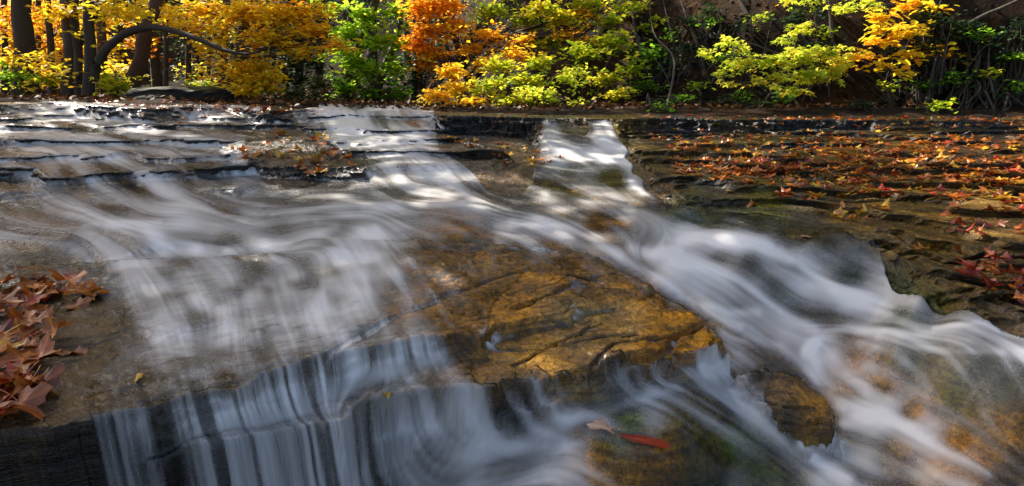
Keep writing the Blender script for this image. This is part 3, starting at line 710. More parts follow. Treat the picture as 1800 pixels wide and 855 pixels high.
for pl, w, s_ in STROKES:
    dd = np.full(PX.shape, 1e9)
    xs = [q[0] for q in pl]; ys = [q[1] for q in pl]
    sel = (BPX > min(xs) - 5 * w) & (BPX < max(xs) + 5 * w) & (BPY > min(ys) - 5 * w) & (BPY < max(ys) + 5 * w) & (GY > .6)
    qx = BPX[sel]; qy = BPY[sel]; d = np.full(qx.shape, 1e9)
    for (x0, y0), (x1, y1) in zip(pl[:-1], pl[1:]):
        ex, ey = x1 - x0, y1 - y0
        t = np.clip(((qx - x0) * ex + (qy - y0) * ey) / (ex * ex + ey * ey), 0, 1)
        d = np.minimum(d, np.hypot(qx - x0 - ex * t, qy - y0 - ey * t))
    dens[sel] = dens[sel] + s_ * (1.5 if min(xs) > 1180 else 1.15) * np.exp(-(d / (w * 1.25)) ** 2)

dens = dens * (1 + 1.4 * sstep(2.9, 3.6, GY) * (1 - sstep(860, 930, BPX)))
dens = np.where((BPX > 785), dens * (1 - sstep(-.02, .05, sdH)), dens)
# ------------------------------------------------------------------ water surface
slope = np.hypot(np.gradient(Z, axis=1) / np.gradient(GX, axis=1), np.gradient(Z, axis=0) / np.gradient(GY, axis=0))
steep = blur(sstep(.6, 1.8, slope), 2, 1)
OFF = [(0, 200, .004), (300, 200, .002), (400, 215, .000), (600, 220, .02), (700, 230, .02), (850, 230, -.05), (100, 260, .014), (300, 260, .014), (500, 270, -.012), (620, 295, -.01), (700, 280, .015), (870, 270, -.05), (1000, 240, .01), (1000, 280, .03), (1100, 280, .03), (1060, 208, .014), (962, 208, .012), (1005, 212, -.04), (1008, 222, -.02), (1062, 235, .02), (970, 235, .02), (1000, 200, .01), (930, 215, -.04), (1115, 225, -.04),
       (200, 330, .010), (400, 330, .008), (650, 330, .02), (800, 330, .02), (1050, 310, .03), (1150, 340, .02), (1100, 215, -.04), (900, 210, -.04), (50, 340, .002),
       (100, 380, .012), (300, 400, .035), (600, 400, .035), (800, 380, .03), (1000, 380, .02), (50, 430, .015), (60, 480, .004), (100, 560, -.01), (50, 650, -.015), (100, 720, -.01), (150, 600, -.004), (180, 700, .002), (50, 750, -.004),
       (300, 500, .015), (500, 500, .02), (650, 480, .02), (300, 640, .008), (500, 600, .010), (850, 455, -.001), (950, 500, -.004), (920, 560, -.004), (1100, 560, -.005), (1200, 590, -.005), (1000, 640, -.005), (880, 650, -.004), (1080, 510, -.003), (1130, 620, -.004), (800, 600, .000), (700, 600, .008), (760, 500, .005), (650, 700, .008), (900, 430, .012),
       (1100, 430, .02), (1200, 450, .03), (1300, 420, .025), (1300, 530, .03), (1450, 440, .02), (1500, 520, .035), (1600, 560, .03), (1700, 590, .04), (1450, 620, .04), (1600, 650, .04), (1700, 700, .04), (1500, 720, .04), (1600, 800, .04), (1750, 800, .04),
       (1380, 700, -.012), (1440, 735, -.015), (1320, 670, .003), (1300, 740, .03), (1200, 700, .03), (1100, 780, .012), (1100, 840, .02), (1000, 820, .04), (1300, 820, .03), (850, 830, .05), (1000, 730, .03),
       (300, 750, .006), (500, 720, .008), (700, 660, .008), (600, 800, .01), (900, 740, .01), (50, 800, -.02), (150, 800, .002), (1100, 680, .006),
       (1250, 340, -.03), (1300, 300, -.04), (1500, 250, -.05), (1500, 350, -.04), (1420, 385, -.012), (1700, 450, -.05), (1600, 400, -.04), (1750, 530, -.03), (1560, 425, .004), (1200, 360, .012), (1330, 375, .006), (1180, 300, -.01), (1600, 300, -.06), (1700, 210, -.06), (1300, 210, -.05)]
off = coarse_eval(OFF, 3.5, 10.0)[..., 0]
off = np.where(off > .012, .012 + (off - .012) * .5, off)
farw = sstep(2.3, 3.3, GY)
ZW = blur(Z, 6, 2) * (1 - farw) + blur(Z, 2, 2) * farw
ZW = ZW + off * (1 - .35 * farw)
wet = sstep(-.004, .003, off)
film = Z + .0035 + .004 * BROAD
dryz = blur(((ZONE == 3) | ((ZONE == 4) & (dens < .12))).astype(float), 2, 1)
ZW = np.where((wet > .5) & (dryz < .5), np.maximum(ZW, film), ZW)
ZW = ZW - .03 * sstep(.3, .9, dryz)
ZW = ZW + .006 * (BROAD - .5) * sstep(.0, .02, off) + .003 * (STREAK - .5) * sstep(.0, .01, off)
lum = .004 * sstep(.3, 1.0, dens) * sstep(0, .02, off)
ZW = ZW + blur(lum, 3)

# comb of separate strands where the water leaves a lip
FINE = norm01(lic(((n_f - .5) * .7 + (n_m - n_m.mean()) / n_m.std() * .30 + (n_c - n_c.mean()) / n_c.std() * .16).astype(np.float32), 30, 1.8))
comb = np.clip((FINE - .25) * 1.6, 0, 1.1) ** 1.2
blotch = norm01(lic((blur(rng.random((NV, NU)), 9, 2)).astype(np.float32), 7, 2.0))
wb = sstep(150, 260, BPX) * (1 - sstep(660, 780, BPX)) * sstep(330, 400, BPY) * (1 - sstep(640, 690, BPY)) * (1 - steep)
sf = (.08 + 1.75 * STREAK ** 1.35) * (.38 + 1.15 * BROAD ** 1.2)
bf = (.28 + 1.7 * blotch ** 1.5) * (.50 + .95 * STREAK)
dd_ = np.maximum(dens - .09, 0)
foam = 1 - np.exp(-1.85 * dd_ * (sf * (1 - wb * .8) + bf * wb * .8))
foam_fall = (1 - np.exp(-3.0 * np.maximum(dens - .03, 0) * (comb * 1.35 + .09) * (.65 + .7 * BROAD)))
foam = foam * (1 - steep) + foam_fall * steep
foam = foam * (.95 + .05 * n_f)
foam = np.clip(foam * 1.12 - .03, 0, .95)
# strength falls to nothing where the water thins out over dry rock
edge = sstep(-.001, .016, ZW - Z + .004 * steep) ** .7
foam = foam * edge
deep = np.clip((ZW - Z) / .09, 0, 1)

water_q = (ZW[:-1, :-1] > Z[:-1, :-1] - .002) | (ZW[1:, 1:] > Z[1:, 1:] - .002) | (ZW[1:, :-1] > Z[1:, :-1] - .002) | (ZW[:-1, 1:] > Z[:-1, 1:] - .002)
qy = GY[:-1, :-1]; qpx = BPX[:-1, :-1]; qpy = BPY[:-1, :-1]
water_q &= (qy < 6.6) & (sdH[:-1, :-1] < .9)
# stream behind the lip only in the middle
qx_ = GX[:-1, :-1]
behind = sdH[:-1, :-1] > .25
water_q &= ~(behind & ((qpx < 560) | (qpx > 1160)) )
AW = {'foam': foam, 'streak': STREAK * .7 + BROAD * .5, 'deep': deep}

# -- falls are things of their own, cut from the same sheet
def in_poly(poly, x, y):
    ins = np.zeros(x.shape, bool); n = len(poly)
    for i in range(n):
        (x0, y0), (x1, y1) = poly[i], poly[(i + 1) % n]
        cond = (y0 > y) != (y1 > y)
        xi = x0 + (y - y0) / (y1 - y0 + 1e-9) * (x1 - x0)
        ins ^= cond & (x < xi)
    return ins
FALLS = [
    ('waterfall', 'fine comb of water falling over the long edge of the near slab', [(120, 735), (420, 676), (600, 620), (790, 580), (800, 620), (730, 668), (640, 706), (600, 742), (540, 756), (380, 792), (120, 850)]),
    ('waterfall', 'broad grey veil falling from the thin lower shelf to the bottom of the picture', [(120, 852), (380, 794), (540, 758), (600, 744), (650, 712), (700, 698), (860, 688), (900, 700), (905, 790), (850, 830), (760, 870), (760, 1100), (100, 1100)]),
    ('waterfall', 'short row of thin spouts under the amber slab, above the brown rock with two leaves', [(905, 682), (1060, 660), (1170, 628), (1240, 618), (1200, 665), (1080, 722), (905, 785)]),
    ('waterfall', 'pair of small cascades side by side over the dark upper ledge', [(930, 200), (1110, 203), (1110, 240), (1150, 272), (1000, 276), (945, 262), (930, 230)]),
    ('waterfall', 'wide bright cascade beneath the bright green tree', [(590, 200), (745, 196), (790, 245), (770, 268), (610, 262), (585, 230)]),
    ('waterfall', 'cascade tumbling beneath the dark trunks at far left', [(85, 165), (215, 178), (260, 215), (290, 240), (180, 235), (110, 205)]),
    ('waterfall', 'low even curtain spilling over the straight ledge right of the leafy rock', [(645, 290), (880, 284), (900, 320), (650, 322)]),
    ('waterfall', 'thin ragged curtain over the straight dark ledge at left, below the far cascades', [(0, 302), (330, 294), (500, 290), (520, 326), (330, 328), (0, 335)]),
]
taken = np.zeros(water_q.shape, bool)
for nm, lab, pl in FALLS:
    m = in_poly(pl, qpx, qpy) & water_q & ~taken
    if m.sum() < 10: continue
    taken |= m
    tag(submesh(nm, m, ZW, M_water, AW), lab, 'waterfall', 'falls and cascades of the stream')
wo = submesh('water', water_q & ~taken, ZW, M_water, AW)
tag(wo, 'silky stream running down the rock steps', kind='structure')

# -- the rock bed, cut by place
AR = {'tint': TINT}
zq = ZONE[:-1, :-1]
inland = sdH[:-1, :-1] > .42
q1 = (zq == 1); q5 = (zq == 5)
q3 = (zq == 3) & (sdH[:-1, :-1] < -.10)
q4 = (zq == 4) & ~inland
q2 = (zq == 2) & ~q4
rest = ~(q1 | q5 | q3 | q4 | q2)
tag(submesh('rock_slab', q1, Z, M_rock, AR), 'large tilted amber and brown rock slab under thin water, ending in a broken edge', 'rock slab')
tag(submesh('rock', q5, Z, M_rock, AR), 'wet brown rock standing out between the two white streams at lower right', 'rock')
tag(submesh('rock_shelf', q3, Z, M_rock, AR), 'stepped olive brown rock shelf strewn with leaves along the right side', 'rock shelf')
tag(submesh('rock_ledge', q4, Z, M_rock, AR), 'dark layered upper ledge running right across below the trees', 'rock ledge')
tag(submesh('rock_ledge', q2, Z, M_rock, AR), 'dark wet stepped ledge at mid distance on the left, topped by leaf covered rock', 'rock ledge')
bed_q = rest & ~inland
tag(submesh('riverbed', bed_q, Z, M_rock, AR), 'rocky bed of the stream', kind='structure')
#@@PART2
def hit_many(px, py, dmax=7.2, n=900):
    px = np.asarray(px, float); py = np.asarray(py, float)
    out = np.full((len(px), 3), np.nan); done = np.zeros(len(px), bool)
    vx = (px - 900) / F; vy = (427.5 - py) / F
    dy = cp + vy * sp; dz = -sp + vy * cp
    for Y in np.exp(np.linspace(math.log(.62), math.log(dmax), n)):
        t = Y / dy; x = vx * t; z = CAMZ + dz * t
        g = hz(x, np.full_like(x, Y))
        m = (~done) & (z <= g)
        out[m, 0] = x[m]; out[m, 1] = Y; out[m, 2] = g[m]; done |= m
    return out, done

# ------------------------------------------------------------------ ground behind and around
gx = np.linspace(-45, 45, 361); gy = np.concatenate([np.linspace(-12, 4.5, 40), np.linspace(4.6, 26, 215), np.linspace(26.5, 70, 80)])
AX, AY = np.meshgrid(gx, gy)
AZ = farz(AX, AY)
# inside the wedge of the stream the wide sheet dips under the detailed one
uu = AX / np.maximum(AY, .01)
edgeY = 6.2
inw = (np.abs(uu) < 1.28) & (AY < 6.75) | ((AY < 1.2) & (np.abs(AX) < 2.6))
bank = np.clip((np.abs(AX) - 1.2 * np.maximum(AY, 0)) / 1.5, 0, 1)
AZ = np.where(AY < 6.75, np.minimum(AZ, .2 + bank * .62), AZ)
AZ = np.where(inw, -0.35, AZ)
jj, ii = np.nonzero(np.ones((len(gy) - 1, len(gx) - 1)))
fa = jj * len(gx) + ii
gf = np.stack([fa, fa + 1, fa + len(gx) + 1, fa + len(gx)], 1)
tag(mesh_np('ground', np.stack([AX.ravel(), AY.ravel(), AZ.ravel() - .01], 1), gf, M_litter), 'leaf littered earth of the wood and slopes', kind='structure')
bank_q = inland
tag(submesh('stream_bank', bank_q, Z, M_litter, {}), 'earth bank beyond the rock lip', kind='structure')

# ------------------------------------------------------------------ tubes
def tube(pts, sides=10, wob=.06, seed=0):
    """pts: list of (x,y,z,r) -> verts, faces"""
    pts = np.array(pts, float)
    # resample smooth
    n = max(6, len(pts) * 5)
    t = np.linspace(0, len(pts) - 1, n); i = np.minimum(t.astype(int), len(pts) - 2); f = (t - i)[:, None]
    def g(k): return pts[np.clip(k, 0, len(pts) - 1)]
    p0, p1, p2, p3 = g(i - 1), g(i), g(i + 1), g(i + 2)
    q = .5 * ((2 * p1) + (-p0 + p2) * f + (2 * p0 - 5 * p1 + 4 * p2 - p3) * f * f + (-p0 + 3 * p1 - 3 * p2 + p3) * f ** 3)
    q[:, 3] = np.maximum(q[:, 3], .001)
    c = q[:, :3]; d = np.gradient(c, axis=0); d /= np.linalg.norm(d, axis=1)[:, None] + 1e-9
    ref = np.where(np.abs(d[:, 2:3]) > .8, np.array([[1., 0, 0]]), np.array([[0, 0, 1.]]))
    a = np.cross(d, ref); a /= np.linalg.norm(a, axis=1)[:, None]; b = np.cross(d, a)
    th = np.linspace(0, 2 * math.pi, sides, endpoint=False)
    rr = q[:, 3][:, None] * (1 + wob * 2 * (vnoise(th[None] * 1.5 + seed, np.arange(n)[:, None] * .5 + seed * 3.1, seed % 6) - .5) * 2)
    v = c[:, None] + rr[..., None] * (np.cos(th)[None, :, None] * a[:, None] + np.sin(th)[None, :, None] * b[:, None])
    v = v.reshape(-1, 3)
    k = np.arange(n - 1)[:, None] * sides; s0 = np.arange(sides)[None]; s1 = (s0 + 1) % sides
    fc = np.stack([k + s0, k + s1, k + sides + s1, k + sides + s0], -1).reshape(-1, 4)
    return v, fc
def merge(parts):
    V = []; Fs = []; o = 0
    for v, f in parts:
        V.append(v); Fs.append(f + o); o += len(v)
    return np.concatenate(V), np.concatenate(Fs)

# ------------------------------------------------------------------ foliage
def tmpl_diamond():
    return np.array([[0, 0, 0], [-.32, .45, .06], [0, 1, -.04], [.32, .45, .06]]), [np.array([[0, 2, 1]]), np.array([[0, 3, 2]])]
def tmpl_oval():
    v = np.array([[0, 0, 0], [-.27, .28, .07], [-.24, .68, .06], [0, 1, -.08], [.24, .68, .06], [.27, .28, .07]])
    return v, [np.array([[0, 3, 2, 1], [0, 5, 4, 3]])]
def maple_outline():
    pts = []
    tips = [(-36, .66), (24, .92), (90, 1.0), (156, .92), (216, .66)]
    notch = [(-6, .50), (57, .52), (123, .52), (186, .50)]
    for k, (a, r) in enumerate(tips):
        pts += [(a - 20, r * .72), (a - 10, r * .74), (a, r), (a + 10, r * .74), (a + 20, r * .72)]
        if k < 4: pts.append(notch[k])
    pts.append((270, .10))
    return pts
def tmpl_maple():
    o = maple_outline()[::1]
    v = [[0, 0, 0]]
    for a, r in o:
        v.append([r * .5 * math.cos(R(a)), r * .5 * math.sin(R(a)), .10 * r * (1 - r) - .10 * r * r])
    n = len(o)
    f = [[0, 1 + i, 1 + (i + 1) % n] for i in range(n)]
    v = np.array(v); v[:, 1] += .05
    return v, [np.array(f)]
def tmpl_maple_small():
    pts = [(-40, .6), (-9, .34), (22, .9), (56, .4), (90, 1.0), (124, .4), (158, .9), (189, .34), (220, .6), (270, .1)]
    v = [[0, 0, 0]] + [[r * .5 * math.cos(R(a)), r * .5 * math.sin(R(a)), -.12 * r * r] for a, r in pts]
    n = len(pts)
    return np.array(v), [np.array([[0, 1 + i, 1 + (i + 1) % n] for i in range(n)])]
TM = {'diamond': tmpl_diamond(), 'oval': tmpl_oval(), 'maple': tmpl_maple_small()}
def scatter(centers, size, kind, tilt=.45, hue=None, droop=0.0):
    """one leaf per centre; returns verts, faces, per-vertex random"""
    tv, tf = TM[kind]; N = len(centers); k = len(tv)
    nrm = rng.normal(0, tilt, (N, 3)); nrm[:, 2] = np.abs(nrm[:, 2]) * .4 + 1
    nrm /= np.linalg.norm(nrm, axis=1)[:, None]
    yaw = rng.random(N) * 6.283
    d = np.stack([np.cos(yaw), np.sin(yaw), np.full(N, -droop)], 1)
    d -= (d * nrm).sum(1)[:, None] * nrm * (0 if droop else 1)
    d /= np.linalg.norm(d, axis=1)[:, None]
    s = np.cross(d, nrm); s /= np.linalg.norm(s, axis=1)[:, None]; n2 = np.cross(s, d)
    sz = size * (.65 + .7 * rng.random(N))
    v = centers[:, None] + sz[:, None, None] * (tv[None, :, 0:1] * s[:, None] + tv[None, :, 1:2] * d[:, None] + tv[None, :, 2:3] * n2[:, None])
    base = np.arange(N) * k
    fs = [ (base[:, None, None] + f[None]).reshape(-1, f.shape[1]) for f in tf]
    if hue is None: hue = rng.random(N)
    return v.reshape(-1, 3), fs, np.repeat(hue, k)
def sprays(clusters, sub=.25, m=14, flat=.12, huejit=.25):
    """clusters: (cx,cy,cz, rx,ry,rz, nleaves, hue) -> leaf centres gathered in flat sprays"""
    cs = []; hs = []
    for (x, y, z, rx, ry, rz, n, hue) in clusters:
        ns = max(1, int(n / m))
        q = rng.normal(0, 1, (ns, 3)); q /= np.linalg.norm(q, axis=1)[:, None]; q *= np.abs(rng.normal(.15, .62, (ns, 1)))
        c = np.array([x, y, z]) + q * np.array([rx, ry, rz])
        h = np.clip(hue + rng.normal(0, huejit * .6, ns), 0, 1)
        # each spray: an elongated flat patch on a twig
        ang = rng.random(ns) * 6.283; el = rng.normal(0, .25, ns) - .15
        t = (rng.random((ns, m)) - .5) * 2; w = rng.normal(0, .38, (ns, m)) * (1 - .4 * np.abs(t))
        L = sub * (.7 + .6 * rng.random(ns))[:, None]
        dx = np.cos(ang)[:, None]; dy = np.sin(ang)[:, None]
        px = c[:, 0:1] + L * (t * dx - w * dy); py = c[:, 1:2] + L * (t * dy + w * dx)
        pz = c[:, 2:3] + L * t * np.sin(el)[:, None] + rng.normal(0, flat * sub, (ns, m)) - .12 * L * t * t
        cs.append(np.stack([px, py, pz], -1).reshape(-1, 3))
        hs.append(np.clip(np.repeat(h, m) + rng.normal(0, huejit * .5, ns * m), 0, 1))
    return np.concatenate(cs), np.concatenate(hs)
M_gold = leaf_material('golden_leaf', [(.74, .60, .03), (.92, .70, .03), (.94, .58, .03), (.88, .36, .02)], .6)
M_orange = leaf_material('orange_leaf', [(.92, .64, .03), (.92, .52, .025), (.90, .40, .02), (.84, .27, .02)], .6)
M_ygreen = leaf_material('yellow_green_leaf', [(.16, .28, .015), (.44, .52, .02), (.72, .66, .03), (.88, .68, .04)], .55)
M_green = leaf_material('bright_green_leaf', [(.07, .17, .01), (.20, .42, .02), (.34, .60, .03), (.52, .66, .04)], .6)
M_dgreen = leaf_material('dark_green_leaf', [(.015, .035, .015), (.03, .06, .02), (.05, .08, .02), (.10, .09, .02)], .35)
M_lime = leaf_material('lime_yellow_leaf', [(.50, .62, .04), (.70, .74, .06), (.84, .76, .07), (.88, .54, .04)], .55)

def px_cluster(px, py, Y, rpx, rpy, n, hue, ry=None):
    c = at(px, py, Y); s = Y / F
    return (c[0], c[1], c[2], rpx * s, (ry if ry else rpx * s * .8), rpy * s, n, hue)

def make_tree(name, label, cat, trunk_paths, clusters, leafmat, bark=M_bark, size=.08, kind='diamond', sub=.25, m=14, tilt=.5, group=None, twigs=True, droop=0.0, sides=10, flat=.12, wob=.06, huejit=.4):
    b = trunk_paths[0][0] if trunk_paths else clusters[0][:3]
    root = empty(name, (b[0], b[1], b[2]))
    inv = Matrix.Translation(-Vector(b[:3]))
    tag(root, label, cat, group)
    parts = [tube(p, sides if i == 0 else max(5, sides - 3), wob, i + len(clusters)) for i, p in enumerate(trunk_paths)]
    # limbs from the nearest trunk point up to each cluster
    if twigs and trunk_paths:
        allp = np.concatenate([np.array(p, float) for p in trunk_paths])
        dense = []
        for p in trunk_paths:
            p = np.array(p, float)
            for a, c in zip(p[:-1], p[1:]):
                for t in np.linspace(0, 1, 12): dense.append(a + (c - a) * t)
        dense = np.array(dense)
        for cl in clusters:
            c = np.array(cl[:3])
            dd = np.linalg.norm(dense[:, :3] - c, axis=1) + np.maximum(0, dense[:, 2] - c[2]) * 1.5 + .3 * np.abs(dense[:, 2] - (c[2] - .5))
            s0 = dense[dd.argmin()]
            L = np.linalg.norm(c - s0[:3])
            if L < .1: continue
            r0 = min(s0[3] * .6, .012 + L * .012)
            mid = (s0[:3] + c) / 2 + rng.normal(0, L * .08, 3) + np.array([0, 0, L * .06])
            parts.append(tube([(*s0[:3], r0), (*mid, r0 * .6), (*c, r0 * .25)], 5, .1, 3))
            for q in range(3):
                e = c + rng.normal(0, 1, 3) * np.array(cl[3:6]) * .8
                parts.append(tube([(*mid, r0 * .4), (*((mid + e) / 2 + rng.normal(0, .05, 3)), r0 * .28), (*e, .002)], 4, .1, q))
    if parts:
        v, f = merge(parts)
        o = mesh_np('trunk', v - np.array(b[:3]), f, bark); o.parent = root
    if clusters:
        cen, hue = sprays(clusters, sub, m, flat, huejit)
        v, fs, lc = scatter(cen, size, kind, tilt, hue, droop)
        o = mesh_np('crown', v - np.array(b[:3]), fs, leafmat, {'lc': lc}, smooth=False); o.parent = root
    return root

def trunk_px(px0, py0, px1, py1, Y, wpx, top=None, lean=0, flare=1.35):
    """a trunk whose foot stands on the land, passing through two pixels at depth Y and running on up"""
    a = at(px0, py0, Y); b = at(px1, py1, Y + lean); r = wpx * Y / F / 2
    d = (b - a) / np.linalg.norm(b - a)
    gz = land(a[0], a[1]) - .08
    t = (gz - a[2]) / d[2]
    foot = a + d * t
    top = top or 5.5
    e = b + d * max(.3, (top - b[2]) / max(.3, d[2])) + np.array([.1, .1, 0])
    pt = lambda q, rr: (q[0], q[1], q[2], rr)
    return [pt(foot, r * flare), pt(foot + d * .25, r * 1.08), pt(a + (b - a) * .5 + np.array([r * .3, 0, 0]), r), pt(b, r * .93), pt((b + e) / 2 + np.array([r, 0, 0]), r * .7), pt(e, r * .3)]

def overhead(p, n, hue=.4, r=1.6, k=4, zlo=3.0):
    """crown clusters round the upper part of a trunk, above the frame"""
    top = np.array(p[-1][:3]); mid = np.array(p[-2][:3]); out = []
    for i in range(k):
        t = rng.random(); c = mid * (1 - t) + top * t + np.array([rng.normal(0, r * .6), rng.normal(0, r * .6), rng.normal(0, .3)])
        c[2] = max(c[2], zlo)
        out.append((c[0], c[1], c[2], r * .8, r * .8, r * .35, n // k, hue))
    return out

LT = 'trees of the left wood'
t1 = trunk_px(40, 155, 38, 0, 8.0, 29)
make_tree('maple_tree', 'thick dark straight trunk, the leftmost big one, with yellow leaves round it', 'tree', [t1],
          overhead(t1, 800) + [px_cluster(20, 40, 8.2, 40, 50, 260, .8), px_cluster(70, 100, 7.6, 25, 40, 120, .3), px_cluster(10, 110, 7.4, 25, 40, 120, .1)], M_gold, size=.085, group=LT)
t2 = trunk_px(92, 155, 84, 0, 9.0, 10)
make_tree('maple_tree', 'slim trunk just right of the leftmost thick trunk', 'tree', [t2], [px_cluster(75, 40, 9.5, 40, 50, 350, .75), px_cluster(85, 105, 9.3, 30, 40, 260, .4)], M_gold, size=.085, group=LT)
t3 = trunk_px(124, 165, 124, 0, 7.5, 25); t3b = trunk_px(140, 165, 128, 0, 7.4, 13)
br = [(*at(138, 78, 7.45), .05), (*at(160, 38, 7.3), .04), (*at(186, 0, 7.1), .03), (*(at(205, -60, 7.0)), .015)]
make_tree('maple_tree', 'dark twin stemmed tree with a branch slanting up to the right', 'tree', [t3, t3b, br],
          overhead(t3, 800, .3) + [px_cluster(110, 20, 7.3, 35, 30, 160, .2), px_cluster(110, 120, 7.0, 30, 35, 60, .25), px_cluster(200, 20, 6.8, 50, 26, 220, .12)], M_gold, size=.085, group=LT)
t4 = trunk_px(156, 167, 157, 0, 7.0, 17)
arch = [(*at(163, 140, 7.0), .055), (*at(180, 96, 6.95), .05), (*at(215, 62, 6.9), .045), (*at(262, 48, 6.8), .04), (*at(310, 56, 6.7), .034), (*at(360, 74, 6.6), .028), (*at(400, 90, 6.5), .022), (*at(436, 95, 6.45), .012), (*at(470, 84, 6.4), .004)]
make_tree('maple_tree', 'tree with a long bare limb arching over to the right', 'tree', [t4, arch],
          overhead(t4, 700, .35) + [px_cluster(170, 60, 7.2, 22, 40, 60, .3)], M_gold, size=.085, group=LT)
t5 = trunk_px(230, 155, 262, 40, 8.0, 23)
make_tree('maple_tree', 'red brown trunk leaning to the right behind the arching limb', 'tree', [t5], overhead(t5, 700, .4) + [px_cluster(230, 30, 8.2, 40, 25, 200, .35), px_cluster(290, 20, 8.4, 50, 25, 260, .3)], M_gold, M_bark2, size=.085, group=LT)
t9 = trunk_px(178, 150, 176, 0, 10.0, 15)
make_tree('maple_tree', 'red brown trunk seen between the twin stemmed tree and the leaning one', 'tree', [t9], [px_cluster(170, 30, 10.3, 50, 40, 320, .6), px_cluster(205, 118, 9.0, 22, 14, 120, .05), px_cluster(195, 85, 10.5, 40, 30, 200, .5)], M_gold, M_bark2, size=.09, group=LT)
t6 = trunk_px(291, 150, 290, 0, 13.0, 8)
make_tree('young_tree', 'thin pole trunk standing in the dark gap below the arching limb', 'tree', [t6], [px_cluster(290, -10, 13, 60, 20, 300, .3)], M_gold, size=.09, group=LT)
t7 = trunk_px(389, 150, 396, 20, 8.0, 12)
make_tree('maple_tree', 'slim upright trunk with golden leaves left of the leaning golden maple', 'tree', [t7], overhead(t7, 500, .35) + [px_cluster(390, 40, 7.8, 45, 35, 380, .35), px_cluster(375, 85, 7.8, 30, 22, 160, .3), px_cluster(330, 45, 7.9, 30, 14, 170, .65)], M_gold, M_bark2, size=.08, group=LT)
t8 = trunk_px(406, 158, 432, 30, 7.2, 16)
make_tree('maple_tree', 'golden maple leaning right, its lit boughs reaching down over the stream edge', 'tree', [t8],
          overhead(t8, 700, .4) + [px_cluster(430, 20, 6.9, 60, 28, 700, .45), px_cluster(500, 25, 6.6, 55, 25, 650, .5), px_cluster(550, 55, 6.5, 35, 16, 260, .55), px_cluster(590, 80, 6.4, 22, 14, 130, .6), px_cluster(480, 65, 6.6, 40, 18, 420, .5), px_cluster(530, 90, 6.5, 30, 10, 160, .5),
          px_cluster(445, 118, 7.0, 25, 22, 520, .3), px_cluster(460, 145, 6.9, 28, 16, 600, .25), px_cluster(430, 160, 6.9, 22, 14, 330, .22), px_cluster(415, 130, 7.1, 18, 22, 220, .25), px_cluster(380, 115, 7.4, 20, 25, 120, .4), px_cluster(360, 20, 7.2, 45, 20, 320, .4), px_cluster(560, 12, 6.6, 36, 10, 120, .4)], M_gold, M_bark2, size=.078, sub=.2, tilt=.4, group=LT)
for (px, w, Y, hue, lab) in [(8, 9, 9.0, .8, 'thin dark trunk at the far left edge'), (64, 8, 11, .9, 'thin trunk in orange leaves between the thick left trunk and the slim one'), (366, 6, 12, .4, 'thin pale pole trunk left of the two golden maples'),
                             (108, 12, 12, .85, 'hazy orange tree farther back behind the twin stems'), (210, 7, 15, .6, 'thin far trunk behind the leaning red brown one'), (330, 8, 16, .2, 'thin far trunk in the dark gap right of the thin pole')]:
    tt = trunk_px(px, 150, px + rng.normal(0, 4), 0, Y, w)
    n_ = 380 if px < 200 else 90
    make_tree('young_tree', lab, 'tree', [tt], [px_cluster(px, 20, Y + .3, 45, 35, n_, hue), px_cluster(px + 15, 75, Y + .5, 40, 35, n_, hue - .25), px_cluster(px - 10, 120, Y + .6, 40, 30, n_, .15)], M_gold, size=.10, group=LT)

# understory shrubs at the left lip
US = 'shrubs along the lip'
def shrub(label, cl, mat, **kw):
    c0 = cl[0]; gz = land(c0[0], c0[1]) - .05
    paths = []
    for i in range(5):
        c = cl[i % len(cl)]
        e = np.array(c[:3]) + rng.normal(0, 1, 3) * np.array(c[3:6]) * .6
        b = np.array([c0[0] + rng.normal(0, .08), c0[1] + rng.normal(0, .08), gz])
        paths.append([(*b, .012), (*((b + e) / 2 + rng.normal(0, .06, 3)), .008), (*e, .002)])
    return make_tree('shrub', label, 'shrub', paths, cl, mat, twigs=False, sides=6, group=US, **kw)
shrub('small yellow green shrub at the foot of the leaning red brown trunk', [px_cluster(205, 150, 7.0, 24, 16, 380, .45), px_cluster(185, 140, 7.2, 20, 18, 160, .3)], M_ygreen, size=.06, sub=.14)
shrub('low dark green growth at the far left edge of the wood', [px_cluster(15, 135, 7.2, 25, 22, 300, .4)], M_green, size=.06, sub=.15)
shrub('low green growth right of the thick left trunk', [px_cluster(80, 142, 7.6, 24, 14, 260, .3)], M_ygreen, size=.06, sub=.15)
shrub('dim green shrub beyond the dark boulder', [px_cluster(360, 150, 8.5, 40, 14, 260, .3)], M_ygreen, size=.06, sub=.15)
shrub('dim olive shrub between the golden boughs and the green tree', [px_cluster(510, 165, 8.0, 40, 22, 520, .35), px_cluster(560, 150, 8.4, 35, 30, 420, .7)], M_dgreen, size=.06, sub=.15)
shrub('low green growth at the lip left of the bright green tree', [px_cluster(565, 182, 7.2, 36, 8, 300, .6)], M_dgreen, size=.05, sub=.12)

